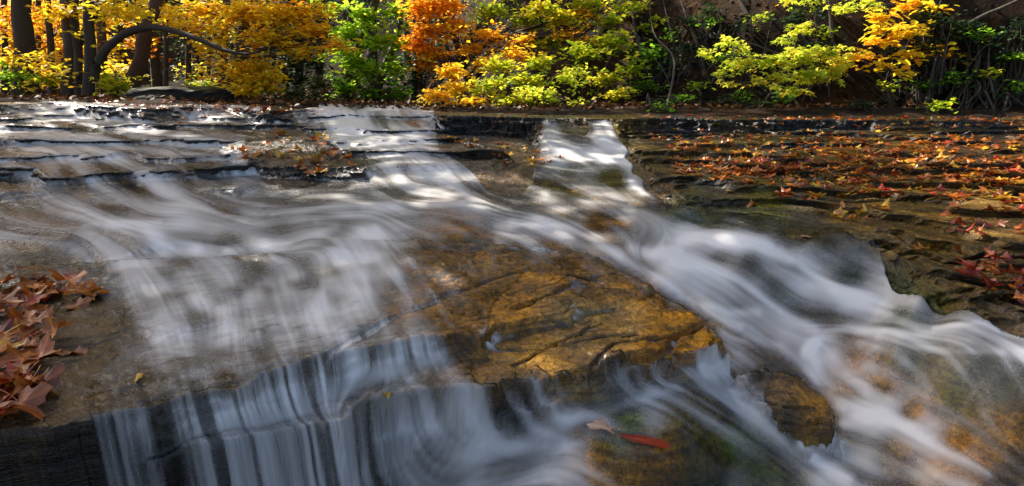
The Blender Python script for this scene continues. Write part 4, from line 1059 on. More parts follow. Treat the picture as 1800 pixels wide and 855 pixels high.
# dark gap: evergreen trees far off
EV = 'dark evergreens in the gap'
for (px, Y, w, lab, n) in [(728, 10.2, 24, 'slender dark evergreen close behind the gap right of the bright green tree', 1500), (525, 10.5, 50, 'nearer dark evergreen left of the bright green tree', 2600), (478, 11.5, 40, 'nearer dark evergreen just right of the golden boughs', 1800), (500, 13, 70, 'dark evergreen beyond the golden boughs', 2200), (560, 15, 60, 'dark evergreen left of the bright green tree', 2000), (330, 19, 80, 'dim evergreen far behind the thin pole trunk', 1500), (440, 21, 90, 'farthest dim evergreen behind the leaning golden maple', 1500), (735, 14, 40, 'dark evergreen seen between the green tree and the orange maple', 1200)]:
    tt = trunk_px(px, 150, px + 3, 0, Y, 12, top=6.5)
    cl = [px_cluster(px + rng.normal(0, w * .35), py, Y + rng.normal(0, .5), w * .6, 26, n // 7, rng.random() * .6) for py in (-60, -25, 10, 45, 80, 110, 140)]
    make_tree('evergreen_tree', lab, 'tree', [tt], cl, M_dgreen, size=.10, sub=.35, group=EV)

# the bright green tree
g1 = [(*at(598, 196, 9), .10), (*at(612, 140, 9), .085), (*at(628, 90, 9), .07), (*at(650, 30, 9), .06), (*at(672, -40, 9), .04), (*at(690, -140, 9), .015)]
g2 = [(*at(652, 196, 9), .09), (*at(665, 150, 9), .075), (*at(682, 105, 9), .06), (*at(700, 60, 9), .045), (*at(712, -10, 9.1), .02)]
gcl = [px_cluster(*a) for a in [(610, 60, 8.8, 22, 30, 650, .6), (640, 25, 8.8, 32, 25, 750, .65), (690, 20, 8.9, 25, 25, 420, .5), (620, 110, 8.7, 26, 28, 800, .6), (665, 75, 8.7, 30, 25, 750, .6), (705, 75, 8.8, 16, 25, 330, .65), (650, 120, 8.7, 25, 22, 500, .45), (690, 120, 8.8, 25, 20, 450, .6), (605, 155, 8.8, 22, 22, 500, .4),
                              (650, 165, 8.9, 40, 22, 600, .12), (700, 165, 9.0, 22, 22, 320, .08), (640, -20, 8.9, 60, 20, 500, .5), (590, 15, 9, 15, 25, 200, .55)]]
gcl = [(a, b, c, d, e * .55, f, int(n * (.5 if c > .95 else .6)), min(1, h + .3) if c > 1.15 else h) for a, b, c, d, e, f, n, h in gcl]  # upper clusters get lighter leaf colours in place of sunlight
make_tree('ivy_clad_tree', 'bright green leafy tree with two leaning dark stems above the middle cascade', 'tree', [g1, g2], gcl, M_green, size=.085, sub=.16, group=None)

# the orange maple
o1 = [(*at(842, 190, 9.0), .07), (*at(815, 120, 9), .06), (*at(800, 70, 9), .05), (*at(780, 10, 9), .04), (*at(765, -80, 9), .02)]
ocl = [px_cluster(*a) for a in [(745, 15, 8.4, 32, 22, 700, .55), (790, 12, 8.5, 30, 18, 450, .4), (750, 55, 8.3, 30, 20, 700, .6), (735, 85, 8.3, 18, 22, 360, .65), (800, 45, 8.4, 28, 16, 380, .5), (765, 95, 8.3, 26, 14, 330, .35), (860, 60, 8.3, 45, 9, 380, .35), (920, 68, 8.2, 32, 7, 200, .45), (830, 85, 8.3, 35, 10, 260, .3), (745, 115, 8.4, 14, 14, 150, .6), (760, -25, 8.5, 60, 18, 450, .5), (1030, 25, 8.0, 30, 7, 130, .4), (1040, 72, 7.8, 24, 6, 120, .35)]]
make_tree('maple_tree', 'orange maple with flat layered boughs beside the bright green tree', 'tree', [o1], ocl, M_orange, size=.07, sub=.18, tilt=.4, flat=.08, huejit=.35)

# yellow and yellow green shrubs on the bank
sh = [('dim green growth high on the slope left of the lime maple', M_dgreen, [(1180, 30, 8.6, 45, 25, 420, .7), (1250, 20, 8.4, 45, 25, 360, .6), (1160, 80, 8.0, 35, 25, 300, .8)], .07),
      ('dark growth high on the slope behind the orange beech', M_dgreen, [(1700, 30, 7.6, 50, 25, 300, .4), (1600, 20, 8.0, 50, 20, 260, .6)], .07),
      ('yellow orange shrub hanging over the rock lip below the orange maple', M_gold, [(790, 125, 7.4, 32, 18, 330, .55), (770, 170, 7.0, 24, 14, 260, .65), (800, 155, 7.2, 28, 18, 240, .35), (830, 180, 6.9, 28, 9, 160, .5), (755, 188, 6.8, 14, 6, 100, .3)], .07),
      ('yellow green round leaved shrub in the middle of the bank', M_ygreen, [(880, 115, 7.4, 38, 16, 330, .6), (930, 140, 7.2, 38, 18, 360, .5), (860, 150, 7.1, 32, 20, 280, .5), (950, 110, 7.5, 35, 15, 250, .4), (900, 180, 6.9, 40, 10, 170, .4)], .075),
      ('pale lime leaved shrub low on the bank above the twin cascades', M_lime, [(960, 165, 6.8, 30, 14, 260, .2), (1000, 130, 6.9, 30, 20, 240, .3), (925, 165, 6.8, 20, 12, 130, .3), (1010, 180, 6.7, 22, 7, 80, .2)], .06),
      ('tall green shrub with yellowing tips right of the round leaved one', M_ygreen, [(1030, 95, 7.4, 38, 22, 420, .35), (1080, 75, 7.5, 35, 25, 340, .4), (1060, 140, 7.1, 34, 18, 260, .45), (1110, 120, 7.2, 32, 20, 200, .25), (1085, 165, 6.9, 28, 12, 130, .45)], .07),
      ('loose green shrub fading into the shade of the right slope', M_green, [(1150, 95, 7.6, 38, 28, 260, .25), (1130, 150, 7.2, 28, 16, 150, .3), (1180, 130, 7.4, 28, 18, 100, .2)], .065),
      ('amber leaved shrub half way up behind the round leaved one', M_orange, [(900, 95, 7.9, 38, 12, 300, .1), (850, 110, 7.8, 28, 12, 220, .2), (990, 60, 8.0, 28, 8, 120, .2)], .07),
      ('green sapling above the amber leaved shrub', M_ygreen, [(860, 20, 8.8, 50, 25, 620, .3), (920, 35, 8.7, 40, 20, 480, .35), (960, 75, 8.2, 34, 12, 300, .3), (890, -25, 8.8, 60, 15, 300, .3)], .07)]
for lab, mat, cl, s_ in sh:
    shrub(lab, [px_cluster(*a) for a in cl], mat, size=s_, sub=.15, m=12)
y1 = [(*at(1010, 150, 8.6), .05), (*at(1000, 60, 8.6), .04), (*at(985, -20, 8.6), .03), (*at(980, -100, 8.6), .01)]
make_tree('maple_tree', 'yellow green maple with drooping layered boughs at the top middle', 'tree', [y1], [px_cluster(*a) for a in [(950, 15, 8.0, 28, 16, 360, .6), (990, 30, 7.9, 30, 14, 420, .65), (1030, 10, 8.0, 28, 16, 330, .45), (1070, 35, 7.9, 28, 12, 240, .4), (1110, 10, 8.1, 32, 20, 300, .45), (1140, 50, 8.0, 24, 14, 170, .3), (1000, -20, 8.0, 70, 10, 300, .5)]], M_ygreen, size=.075, sub=.17, tilt=.4, flat=.08)

# right: lime maple bough and orange beech over the far ledge
def bough(a, b, c, r0):
    return [(*at(*a), r0), (*at(*b), r0 * .65), (*at(*c), r0 * .2)]
lm = [[(*at(1512, 158, 6.4), .035), (*at(1478, 128, 6.2), .03), (*at(1440, 112, 6.0), .024), (*at(1390, 104, 5.8), .016), (*at(1330, 102, 5.6), .010), (*at(1262, 96, 5.5), .004)],
      bough((1430, 110, 5.95), (1370, 140, 5.7), (1262, 148, 5.6), .012), bough((1450, 114, 6.0), (1420, 80, 6.0), (1405, 50, 6.1), .012), bough((1390, 104, 5.8), (1330, 80, 5.7), (1290, 68, 5.6), .008)]
make_tree('maple_sapling', 'lime yellow maple sapling in full light reaching left over the far ledge', 'tree', lm,
          [px_cluster(*a) for a in [(1450, 95, 5.9, 30, 12, 210, .35), (1410, 100, 5.8, 34, 13, 260, .3), (1360, 105, 5.7, 30, 12, 220, .25), (1310, 112, 5.6, 26, 10, 140, .3), (1460, 125, 5.9, 26, 14, 190, .45), (1420, 132, 5.8, 34, 12, 230, .35), (1365, 135, 5.7, 26, 8, 90, .35), (1400, 160, 5.7, 18, 8, 50, .8), (1280, 72, 5.6, 14, 8, 40, .3), (1245, 95, 5.55, 20, 7, 45, .45), (1295, 85, 5.6, 16, 6, 45, .35), (1270, 130, 5.55, 14, 8, 30, .2), (1275, 147, 5.55, 20, 4, 28, .75), (1405, 52, 6.0, 22, 8, 65, .3), (1380, 70, 6.0, 16, 6, 36, .25), (1330, 142, 5.6, 26, 4, 36, .7), (1360, 152, 5.6, 12, 5, 22, .9), (1480, 100, 6.0, 22, 20, 110, .65)]],
          M_lime, size=.085, kind='maple', sub=.11, m=8, tilt=.35, droop=.35, flat=.15, twigs=True)
bm = [[(*at(1760, 175, 6.6), .05), (*at(1700, 110, 6.5), .035), (*at(1660, 70, 6.4), .028), (*at(1640, 30, 6.3), .02), (*at(1660, -30, 6.3), .01)],
      bough((1690, 100, 6.45), (1620, 75, 6.1), (1530, 60, 5.9), .014), bough((1640, 30, 6.3), (1580, 60, 6.0), (1545, 115, 5.8), .010), bough((1700, 110, 6.5), (1650, 110, 6.1), (1560, 125, 5.8), .012), bough((1640, 30, 6.3), (1600, 5, 6.1), (1520, 15, 6.0), .010)]
make_tree('beech_sapling', 'orange leaved beech sapling in full light at the right slope', 'tree', bm,
          [px_cluster(*a) for a in [(1560, 50, 5.9, 28, 9, 90, .35), (1530, 75, 5.9, 20, 6, 36, .5), (1600, 55, 6.0, 24, 10, 70, .35), (1640, 85, 6.0, 28, 9, 60, .45), (1600, 98, 5.9, 26, 6, 55, .4), (1550, 115, 5.8, 20, 6, 45, .3), (1520, 95, 5.85, 20, 5, 38, .55), (1680, 95, 6.0, 20, 8, 45, .35), (1700, 78, 6.1, 20, 5, 34, .4), (1590, 130, 5.8, 12, 5, 20, .3), (1585, 8, 6.1, 28, 10, 70, .4), (1640, 12, 6.2, 20, 10, 50, .45), (1545, 30, 6.0, 20, 8, 45, .3), (1570, 70, 5.9, 34, 8, 55, .5), (1725, 100, 6.1, 10, 5, 14, .3)]],
          M_gold, M_bark, size=.085, kind='oval', sub=.12, m=7, tilt=.4, flat=.15)
ym = [[(*at(1500, 60, 7.4), .04), (*at(1485, 0, 7.2), .03), (*at(1480, -60, 7.0), .01)], bough((1485, 0, 7.2), (1440, -5, 6.6), (1370, 2, 6.2), .010)]
make_tree('maple_sapling', 'lime leaved boughs hanging in at the top edge above the lime maple sapling', 'tree', ym, [px_cluster(*a) for a in [(1385, 0, 6.2, 20, 6, 46, .3), (1425, 2, 6.2, 18, 5, 38, .3), (1490, 12, 6.3, 30, 10, 80, .35), (1530, 5, 6.3, 24, 9, 60, .5)]], M_lime, size=.085, kind='maple', sub=.11, m=8, tilt=.35, droop=.3)
shrub('dim green bush hanging at the top right corner', [px_cluster(1785, 40, 6.2, 26, 24, 110, .3), px_cluster(1770, 8, 6.2, 26, 12, 60, .6)], M_green, size=.07, sub=.12)

# undergrowth on the right slope
def slope_hit(px, py):
    for Y in np.arange(5.6, 30, .04):
        p = at(px, py, Y)
        if p[2] <= land(p[0], p[1]): return p, Y
    return None, None
UG = 'small plants on the dark slope'
plc = [(px_, py_, '') for px_, py_ in zip(rng.uniform(1140, 1800, 34), rng.uniform(15, 185, 34))] + [(1180, 60, 'at the upper left'), (1250, 40, ''), (1230, 150, ''), (1300, 170, ''), (1200, 170, ''), (1560, 150, ''), (1620, 150, ''), (1680, 140, ''), (1740, 130, ''), (1790, 150, ''), (1720, 60, ''), (1330, 30, ''), (1380, 170, ''), (1160, 185, ''), (1650, 185, ''), (1780, 100, ''), (1270, 100, ''), (1450, 60, '')]
for i, (px, py, _) in enumerate(plc):
    p, Y = slope_hit(px, py + 8)
    if p is None: continue
    cl = [px_cluster(px, py, Y - .15, 24, 10, 60 + int(60 * rng.random()), .1 + .3 * rng.random())]
    r_ = shrub('small dim green plant clinging to the dark leaf strewn slope', cl, M_dgreen if i < 34 else (M_ygreen if i % 3 == 0 else M_green), size=.05, sub=.11, m=8)
    r_['group'] = UG; r_['category'] = 'plant'; r_.name = 'undergrowth_plant'
# bare roots and leaning stems on the slope
for i, (a, b, w, lab) in enumerate([((1210, 40), (1240, 130), 7, 'bare leaning stem at the left of the dark slope'), ((1300, 0), (1325, 62), 9, 'dark tree stem at the top of the slope left of the lime maple'), ((1180, 60), (1205, 165), 5, 'thin bare root trailing down the slope edge'), ((1640, 40), (1600, 150), 4, 'thin bare stem behind the orange beech'),
                                     ((1770, 10), (1640, 75), 6, 'bare branch fallen slantwise across the slope at right'), ((1790, 60), (1700, 160), 5, 'thin bare branch slanting at far right'), ((1460, 30), (1470, 150), 8, 'dim stem behind the lime maple'), ((1150, 60), (1170, 190), 4, 'thin hanging root beside the loose green shrub'),
                                     ((1110, 20), (1135, 120), 6, 'bare leaning stem behind the tall green shrub')]):
    p, Y = slope_hit(*b)
    if p is None: continue
    q, Y2 = slope_hit(*a); Y2 = Y2 if Y2 else Y + 1
    A_ = at(a[0], a[1], min(Y2, Y + 1.4) - .12); r = w * Y / F / 2
    v, f = tube([(p[0], p[1], p[2] - .05, r * 1.3), (*((p + A_) / 2 + rng.normal(0, .05, 3)), r), (*A_, r * .7), (*(A_ + (A_ - p) * .6), r * .3)], 7, .12, i)
    root = mesh_np('bare_stem', v - p, f, M_bark); root.location = p
    tag(root, lab, 'stem', 'bare stems and roots on the slope')

# far wood: trees on the slopes behind
FW = 'trees of the far wood'
far = []
for i in range(34):
    px = -150 + i * 62 + rng.normal(0, 14); Y = 15 + 9 * rng.random()
    if px > 780: continue
    far.append((px, Y))
for i in range(12):
    far.append((1060 + i * 75 + rng.normal(0, 20), 11 + 4 * rng.random()))
words_ = ['low behind the stream', 'standing a little higher', 'half hidden', 'dim and slender', 'broad and dense', 'thin crowned', 'deep in shade']
for i, (px, Y) in enumerate(far):
    b = at(px, 120, Y); gz = land(b[0], b[1])
    gold = px < 260
    mat = (M_gold if i % 3 else M_orange) if gold else (M_dgreen if (i % 3 or px > 900) else M_ygreen)
    lab = ('backlit golden tree far back in the left wood' if i % 3 else 'backlit orange tree far back in the left wood') if gold else ('dim dark green tree on the far slope' if mat is M_dgreen else 'dim yellowing tree on the far slope')
    h = 5.5
    tp = [(b[0], b[1], gz - .1, .16), (b[0] + .05, b[1], gz + 1.5, .12), (b[0] + rng.normal(0, .2), b[1], gz + 4, .08), (b[0], b[1], gz + h + 1, .02)]
    cl = []
    for k in range(8):
        zc = gz + .7 + (h * .95) * k / 7 * 1.0
        cl.append((b[0] + rng.normal(0, .7), b[1] + rng.normal(0, .7), zc, 1.15, 1.15, .5, 170 if not gold else 190, (.3 + .5 * rng.random())))
    make_tree('forest_tree', lab, 'tree', [tp], cl, mat, size=.15, sub=.4, m=12, group=FW + (' golden' if gold else ''), twigs=False, sides=7)

# unseen tall canopy added over the left bank to shade the water
SH = 'unseen trees added to shade the stream from the left'
for i, (x, y, n, hz_, lab) in enumerate([(-6.4, 5.4, 2600, 5.2, 'tall'), (-9.0, 8.5, 2600, 6.5, 'tall'), (-8.0, 3.2, 2200, 5.0, 'tall'), (-11, 12, 2500, 8, 'tall')]):
    gz = .9
    tp = [(x, y, gz - .2, .2), (x, y, gz + 2, .16), (x + .1, y, gz + hz_ * .6, .12), (x, y, gz + hz_, .04)]
    cl = [(x + rng.normal(0, 1.3), y + rng.normal(0, 1.3), gz + hz_ + rng.normal(0, .7), 1.3, 1.3, .5, n // 7, .4) for k in range(7)]
    make_tree('added_shade_maple', 'tall golden maple out of the picture on the left bank, added to shade the stream', 'tree', [tp], cl, M_gold, size=.17, sub=.5, m=12, group=SH, twigs=True)

for i, (x, y, n, hz_) in enumerate([(5.2, 8.2, 2600, 4.2), (8.5, 9.5, 2600, 4.5), (3.2, 10.5, 2400, 4.5), (11, 7.0, 2200, 5.0), (0.2, 14.0, 2400, 7.0), (-4.5, 17.0, 2400, 8.0), (2.0, 12.5, 2400, 8.5), (6.0, 12.0, 2400, 7.0), (9.5, 12.0, 2400, 8.0), (-1.5, 13.0, 2400, 10.5), (3.5, 15.5, 2400, 9.5), (-6.5, 15.5, 2400, 11.0)]):  # added trees, crowns above the frame keep sky out of the wet reflections
    gz = land(x, y)
    tp = [(x, y, gz - .2, .16), (x, y, gz + 1.6, .13), (x + .1, y, gz + hz_ * .6, .10), (x, y, gz + hz_, .03)]
    cl = [(x + rng.normal(0, 1.2), y + rng.normal(0, 1.2), gz + hz_ + rng.normal(0, .6), 1.3, 1.3, .5, n // 7, .35) for k in range(7)]
    make_tree('added_screen_tree', 'tall green tree added on the slope, its crown above the picture blocking sky', 'tree', [tp], cl, M_ygreen, size=.25, sub=.6, m=12, group='tall trees added on the slope to block sky', twigs=True)

# unseen maple added at left, boughs set along sun rays to shade chosen spots
tp = [(-7.6, 5.6, .6, .24), (-7.5, 5.7, 2.6, .2), (-7.1, 5.8, 4.6, .16), (-6.4, 5.9, 6.2, .11), (-5.4, 5.8, 7.2, .05)]
sh_t = [(300, 720, 1.2, .7), (600, 700, 1.3, .65), (900, 720, 1.3, .5), (120, 620, 1.4, .55), (420, 560, 1.6, .25), (150, 520, 1.8, .45), (1000, 520, 1.8, .2), (1250, 480, 2.1, .4), (1450, 520, 1.9, .5), (1700, 620, 1.6, .5), (1780, 720, 1.4, .5), (1650, 760, 1.4, .35), (1500, 750, 1.4, .3), (1200, 800, 1.3, .15),
        (780, 370, 2.5, .3), (1200, 340, 3.2, .5), (1450, 330, 3.0, .35), (1650, 360, 2.8, .3), (1700, 470, 2.0, .4), (1400, 260, 4.3, .35), (1700, 250, 4.6, .4), (100, 340, 3.0, .5), (400, 330, 3.0, .3), (60, 430, 2.2, .4), (1050, 260, 4.3, .4), (850, 230, 4.8, .3)]
cl = []
for px, py, Y, dn in sh_t:
    c = Vector(at(px, py, Y)) + S * (7.2 + rng.normal(0, .4))
    cl.append((c.x, c.y, c.z, .75, .75, .35, int(420 * dn), .4))
make_tree('added_shade_maple', 'added maple on the left bank, its unseen boughs placed to shade the stream', 'tree', [tp], cl, M_gold, size=.15, sub=.4, m=12, twigs=True)

# loose leaves lying on the slopes
def strewn(n):
    xs = rng.uniform(-9, 11, 6 * n); ys = rng.uniform(5.7, 16, 6 * n)
    w = (np.abs(xs / ys) < 1.05)
    xs = xs[w][:n]; ys = ys[w][:n]
    near_ = (ys < 7.2) & (np.abs(xs / ys) < 1.33)
    zs = np.where(near_, hz(xs, ys), farz(xs, ys) - .01)
    return np.stack([xs, ys, zs + .02], 1)
cen = strewn(34000)
v_, fs_, lc_ = scatter(cen, .06, 'diamond', .9)
M_dead = leaf_material('dead_leaf', [(.025, .013, .007), (.06, .026, .010), (.12, .045, .012), (.22, .09, .02)], .2)
tag(mesh_np('leaf_litter', v_, fs_, M_dead, {'lc': lc_ ** 1.6}, smooth=False), 'brown dead leaves strewn over the earth slopes', 'leaves', kind='stuff')

# ------------------------------------------------------------------ the dark mossy boulder on the lip
k = NT('mossy_black_rock'); p_ = k.pos(); n_ = k.noise(p_, 8, 6, .7)
gn = k.n('NewGeometry'); sx = k.n('SeparateXYZ'); k.l(gn.outputs['Normal'], sx.inputs[0])
c_ = k.mix(k.math('MULTIPLY', k.ramp(sx.outputs[2], [(.6, 0.), (.95, 1.)]), k.ramp(n_, [(.4, .1), (.6, .9)])), (.016, .014, .012), (.05, .055, .012))
b_ = k.n('BsdfPrincipled', ins={'Base Color': c_, 'Roughness': .7, 'Specular IOR Level': .15, 'Normal': k.bump(n_, .9, .04)}); k.l(b_.outputs[0], k.out.inputs[0])
M_moss = k.m
def boulder(name, label, c, r, mat, seed=0, cat='boulder'):
    nu, nv = 64, 32
    th = np.linspace(0, 2 * math.pi, nu, endpoint=False); ph = np.linspace(-math.pi / 2, math.pi / 2, nv)
    T_, P_ = np.meshgrid(th, ph)
    sgn = lambda a, e: np.sign(a) * np.abs(a) ** e
    x = sgn(np.cos(T_), .7) * sgn(np.cos(P_), .45); y = sgn(np.sin(T_), .7) * sgn(np.cos(P_), .45); z = sgn(np.sin(P_), .6)
    nz = 1 + .16 * fbm(x * 1.7 + seed, y * 1.7 + z * 1.3, 4, seed) + .05 * fbm(x * 6 + z * 4, y * 6 - z * 5, 3, seed)
    v = np.stack([x * nz * r[0], y * nz * r[1], z * nz * r[2]], -1).reshape(-1, 3)
    j, i = np.meshgrid(np.arange(nv - 1), np.arange(nu), indexing='ij')
    f = np.stack([j * nu + i, j * nu + (i + 1) % nu, (j + 1) * nu + (i + 1) % nu, (j + 1) * nu + i], -1).reshape(-1, 4)
    o = mesh_np(name, v, f, mat); o.location = c
    return tag(o, label, cat)
c0 = at(318, 172, 6.25)
boulder('boulder', 'long low black mossy boulder on the lip beneath the arching limb', (c0[0], c0[1], c0[2]), (.50, .34, .115), M_moss, 3)
c0 = at(262, 170, 6.1)
boulder('boulder', 'smaller dark stone at the left end of the long mossy boulder', (c0[0], c0[1] + .05, c0[2] - .01), (.20, .18, .07), M_moss, 5)
c0 = at(1770, 212, 5.3)
boulder('stone', 'pale topped flat stone lying on the ledge at the right edge', (c0[0], c0[1], c0[2] - .01), (.34, .22, .035), M_moss, 2, 'stone')

# ------------------------------------------------------------------ fallen leaves
def fallen_mesh(kind, mat, seed, curl):
    r_ = np.random.default_rng(seed)
    if kind == 'maple': o = maple_outline()
    else:
        o = []
        for a in range(-80, 260, 15):
            t = math.sin(R(a)); o.append((a, .38 + .62 * max(0, t) ** 3 + .12 * max(0, -t)))
        o = [(a, r * (.62 if abs(math.cos(R(a))) > .4 else 1)) for a, r in o]
    n = len(o); v = [[0, 0, 0]]; vein = [1.0]; rings = [.35, .7, 1.0]
    ph = r_.random() * 6.28; ph2 = r_.random() * 6.28
    for q in rings:
        for i, (a, r) in enumerate(o):
            jit = 1 + (r_.random() - .5) * .26 * q
            rr = r * q * .5 * jit; x = rr * math.cos(R(a)); y = rr * math.sin(R(a))
            d = rr * 2
            z = curl * (.22 * d * d * math.cos(2 * R(a) + ph) + .10 * d * math.sin(3 * R(a) + ph2)) + curl * .14 * d * d - .02 * (1 if i % 6 == 2 else 0) * q
            v.append([x, y, z]); vein.append(1.0 if i % 6 == 2 and kind == 'maple' else 0.0)
    f3 = [[0, 1 + i, 1 + (i + 1) % n] for i in range(n)]; f4 = []
    for q in range(2):
        b = 1 + q * n
        f4 += [[b + i, b + n + i, b + n + (i + 1) % n, b + (i + 1) % n] for i in range(n)]
    # stalk
    s0 = len(v); L = .45 * (.6 + .6 * r_.random()); bend = r_.normal(0, .12)
    for t in (0, .5, 1):
        for q in (-1, 1): v.append([q * .009 + bend * t * t, -.05 - L * t, curl * .12 * t + .004]); vein.append(1)
    f4 += [[s0, s0 + 1, s0 + 3, s0 + 2], [s0 + 2, s0 + 3, s0 + 5, s0 + 4]]
    o_ = mesh_np('fallen_leaf', np.array(v), [np.array(f3), np.array(f4)], mat, {'vein': np.array(vein)}, smooth=True, link=False)
    me = o_.data; bpy.data.objects.remove(o_); return me
FM = {'red': fallen_material('fallen_red_leaf', (.44, .045, .012), (.22, .020, .010), (.045, .008, .006)),
      'russet': fallen_material('fallen_russet_leaf', (.48, .13, .015), (.27, .055, .010), (.055, .016, .008)),
      'orange': fallen_material('fallen_orange_leaf', (.62, .20, .018), (.42, .10, .012), (.14, .035, .010)),
      'yellow': fallen_material('fallen_yellow_leaf', (.72, .42, .03), (.55, .27, .02), (.20, .08, .015)),
      'brown': fallen_material('fallen_brown_leaf', (.20, .10, .05), (.11, .05, .022), (.035, .016, .010)),
      'pale': fallen_material('fallen_pale_leaf', (.60, .36, .24), (.48, .27, .17), (.22, .11, .07))}
LM = {}
for cname, m_ in FM.items():
    LM[cname, 'maple'] = [fallen_mesh('maple', m_, 11 + i, c) for i, c in enumerate((.4, .8, 1.2))]
    LM[cname, 'oval'] = [fallen_mesh('oval', m_, 31 + i, c) for i, c in enumerate((.5, 1.2))]
def leaf_at(p, size, color, kind, label, group=None, yaw=None, tilt=.3, lift=.004, nrm=None):
    me = random.choice(LM[color, kind])
    o = bpy.data.objects.new('fallen_leaf', me); C.objects.link(o)
    s = size * random.uniform(.92, 1.08); o.scale = (s * random.uniform(.72, 1.08), s * random.uniform(.8, 1.12), s * random.uniform(.6, 1.3))
    n = Vector((random.gauss(0, tilt), random.gauss(0, tilt), 1))
    if nrm is not None: n = Vector(nrm) * 1.0 + Vector((random.gauss(0, tilt), random.gauss(0, tilt), 0))
    q = Vector((0, 0, 1)).rotation_difference(n.normalized())
    y = yaw if yaw is not None else random.uniform(0, 6.28)
    o.rotation_euler = (q.to_matrix() @ Matrix.Rotation(y, 3, 'Z')).to_euler()
    o.location = (p[0], p[1], p[2] + lift)
    tag(o, label, 'leaf', group)
    return o
def px_points(poly, n):
    xs = [a for a, b in poly]; ys = [b for a, b in poly]; out = []
    while len(out) < n:
        qx = rng.uniform(min(xs), max(xs), 4 * n); qy = rng.uniform(min(ys), max(ys), 4 * n)
        m = in_poly(poly, qx, qy); out += list(zip(qx[m], qy[m]))
    out = out[:n]
    h, ok = hit_many([a for a, b in out], [b for a, b in out])
    return h[ok]
def zone(poly, n, size, colors, where, group, kinds=('maple',) * 3 + ('oval',), tilt=.25, pile=0., pts=None):
    pts = px_points(poly, n) if pts is None else pts
    for i, p in enumerate(pts):
        c = random.choice(colors); kd = random.choice(kinds)
        shape = 'maple leaf' if kd == 'maple' else 'oval leaf'
        leaf_at(p, size * random.uniform(.75, 1.2), c, kd, 'wet %s %s %s' % (c, shape, where), group + ', %s %ss' % (c, shape), tilt=tilt, lift=.006 + pile * random.random())
zone([(-20, 500), (40, 484), (110, 480), (165, 515), (160, 545), (110, 560), (100, 610), (60, 640), (70, 700), (40, 740), (-30, 760)], 98, .10, ['russet', 'red', 'orange', 'orange', 'russet'], 'in the deep pile at the left edge of the near slab', 'leaf pile at the left edge', tilt=.26, pile=.04)
zone([(-20, 560), (110, 560), (150, 600), (140, 635), (20, 660), (-20, 650)], 6, .12, ['orange', 'yellow', 'russet'], 'at the front of the left edge pile', 'front of the left leaf pile', tilt=.25, pile=.03)
zone([(385, 262), (480, 236), (575, 240), (580, 262), (640, 296), (580, 312), (520, 302), (500, 282), (430, 284)], 38, .095, ['orange', 'orange', 'russet', 'yellow'], 'on the low dark rock amid the left cascades', 'leaves on the low dark rock', tilt=.4, pile=.02)
zone([(770, 242), (860, 248), (985, 274), (985, 290), (905, 296), (830, 262)], 24, .07, ['russet', 'orange', 'yellow'], 'on the sloping rock left of the twin cascades', 'leaves on the sloping rock', tilt=.3, pile=.01)
zone([(1400, 352), (1560, 360), (1540, 395), (1480, 393), (1420, 372)], 22, .062, ['russet', 'orange', 'orange', 'yellow'], 'in the clump at the brink of the right shelf', 'clump at the shelf brink', tilt=.4, pile=.015)
zone([(1660, 350), (1800, 340), (1810, 420), (1700, 425), (1640, 405)], 34, .065, ['russet', 'red', 'orange'], 'near the right edge half way down the shelf', 'leaves half way down the shelf', tilt=.3, pile=.01)
zone([(1675, 452), (1740, 455), (1810, 470), (1810, 545), (1760, 535), (1690, 492)], 36, .07, ['red', 'russet', 'red', 'orange'], 'in the low right heap on the shelf', 'low right leaf heap', tilt=.45, pile=.03)
zone([(210, 185), (440, 190), (440, 245), (300, 235), (230, 210)], 9, .075, ['orange', 'russet'], 'on the glistening steps beneath the black boulder', 'leaves on the glistening steps', tilt=.5)
zone([(75, 215), (150, 222), (140, 250), (85, 245)], 6, .07, ['brown', 'yellow', 'russet'], 'on the dark step below the far left cascade', 'leaves below the far left cascade', tilt=.4)
zone([(1580, 405), (1690, 440), (1680, 500), (1600, 440)], 5, .06, ['orange', 'yellow', 'russet'], 'lying apart on the bare part of the right shelf', 'scattered leaves on the bare shelf', kinds=('oval', 'maple'))
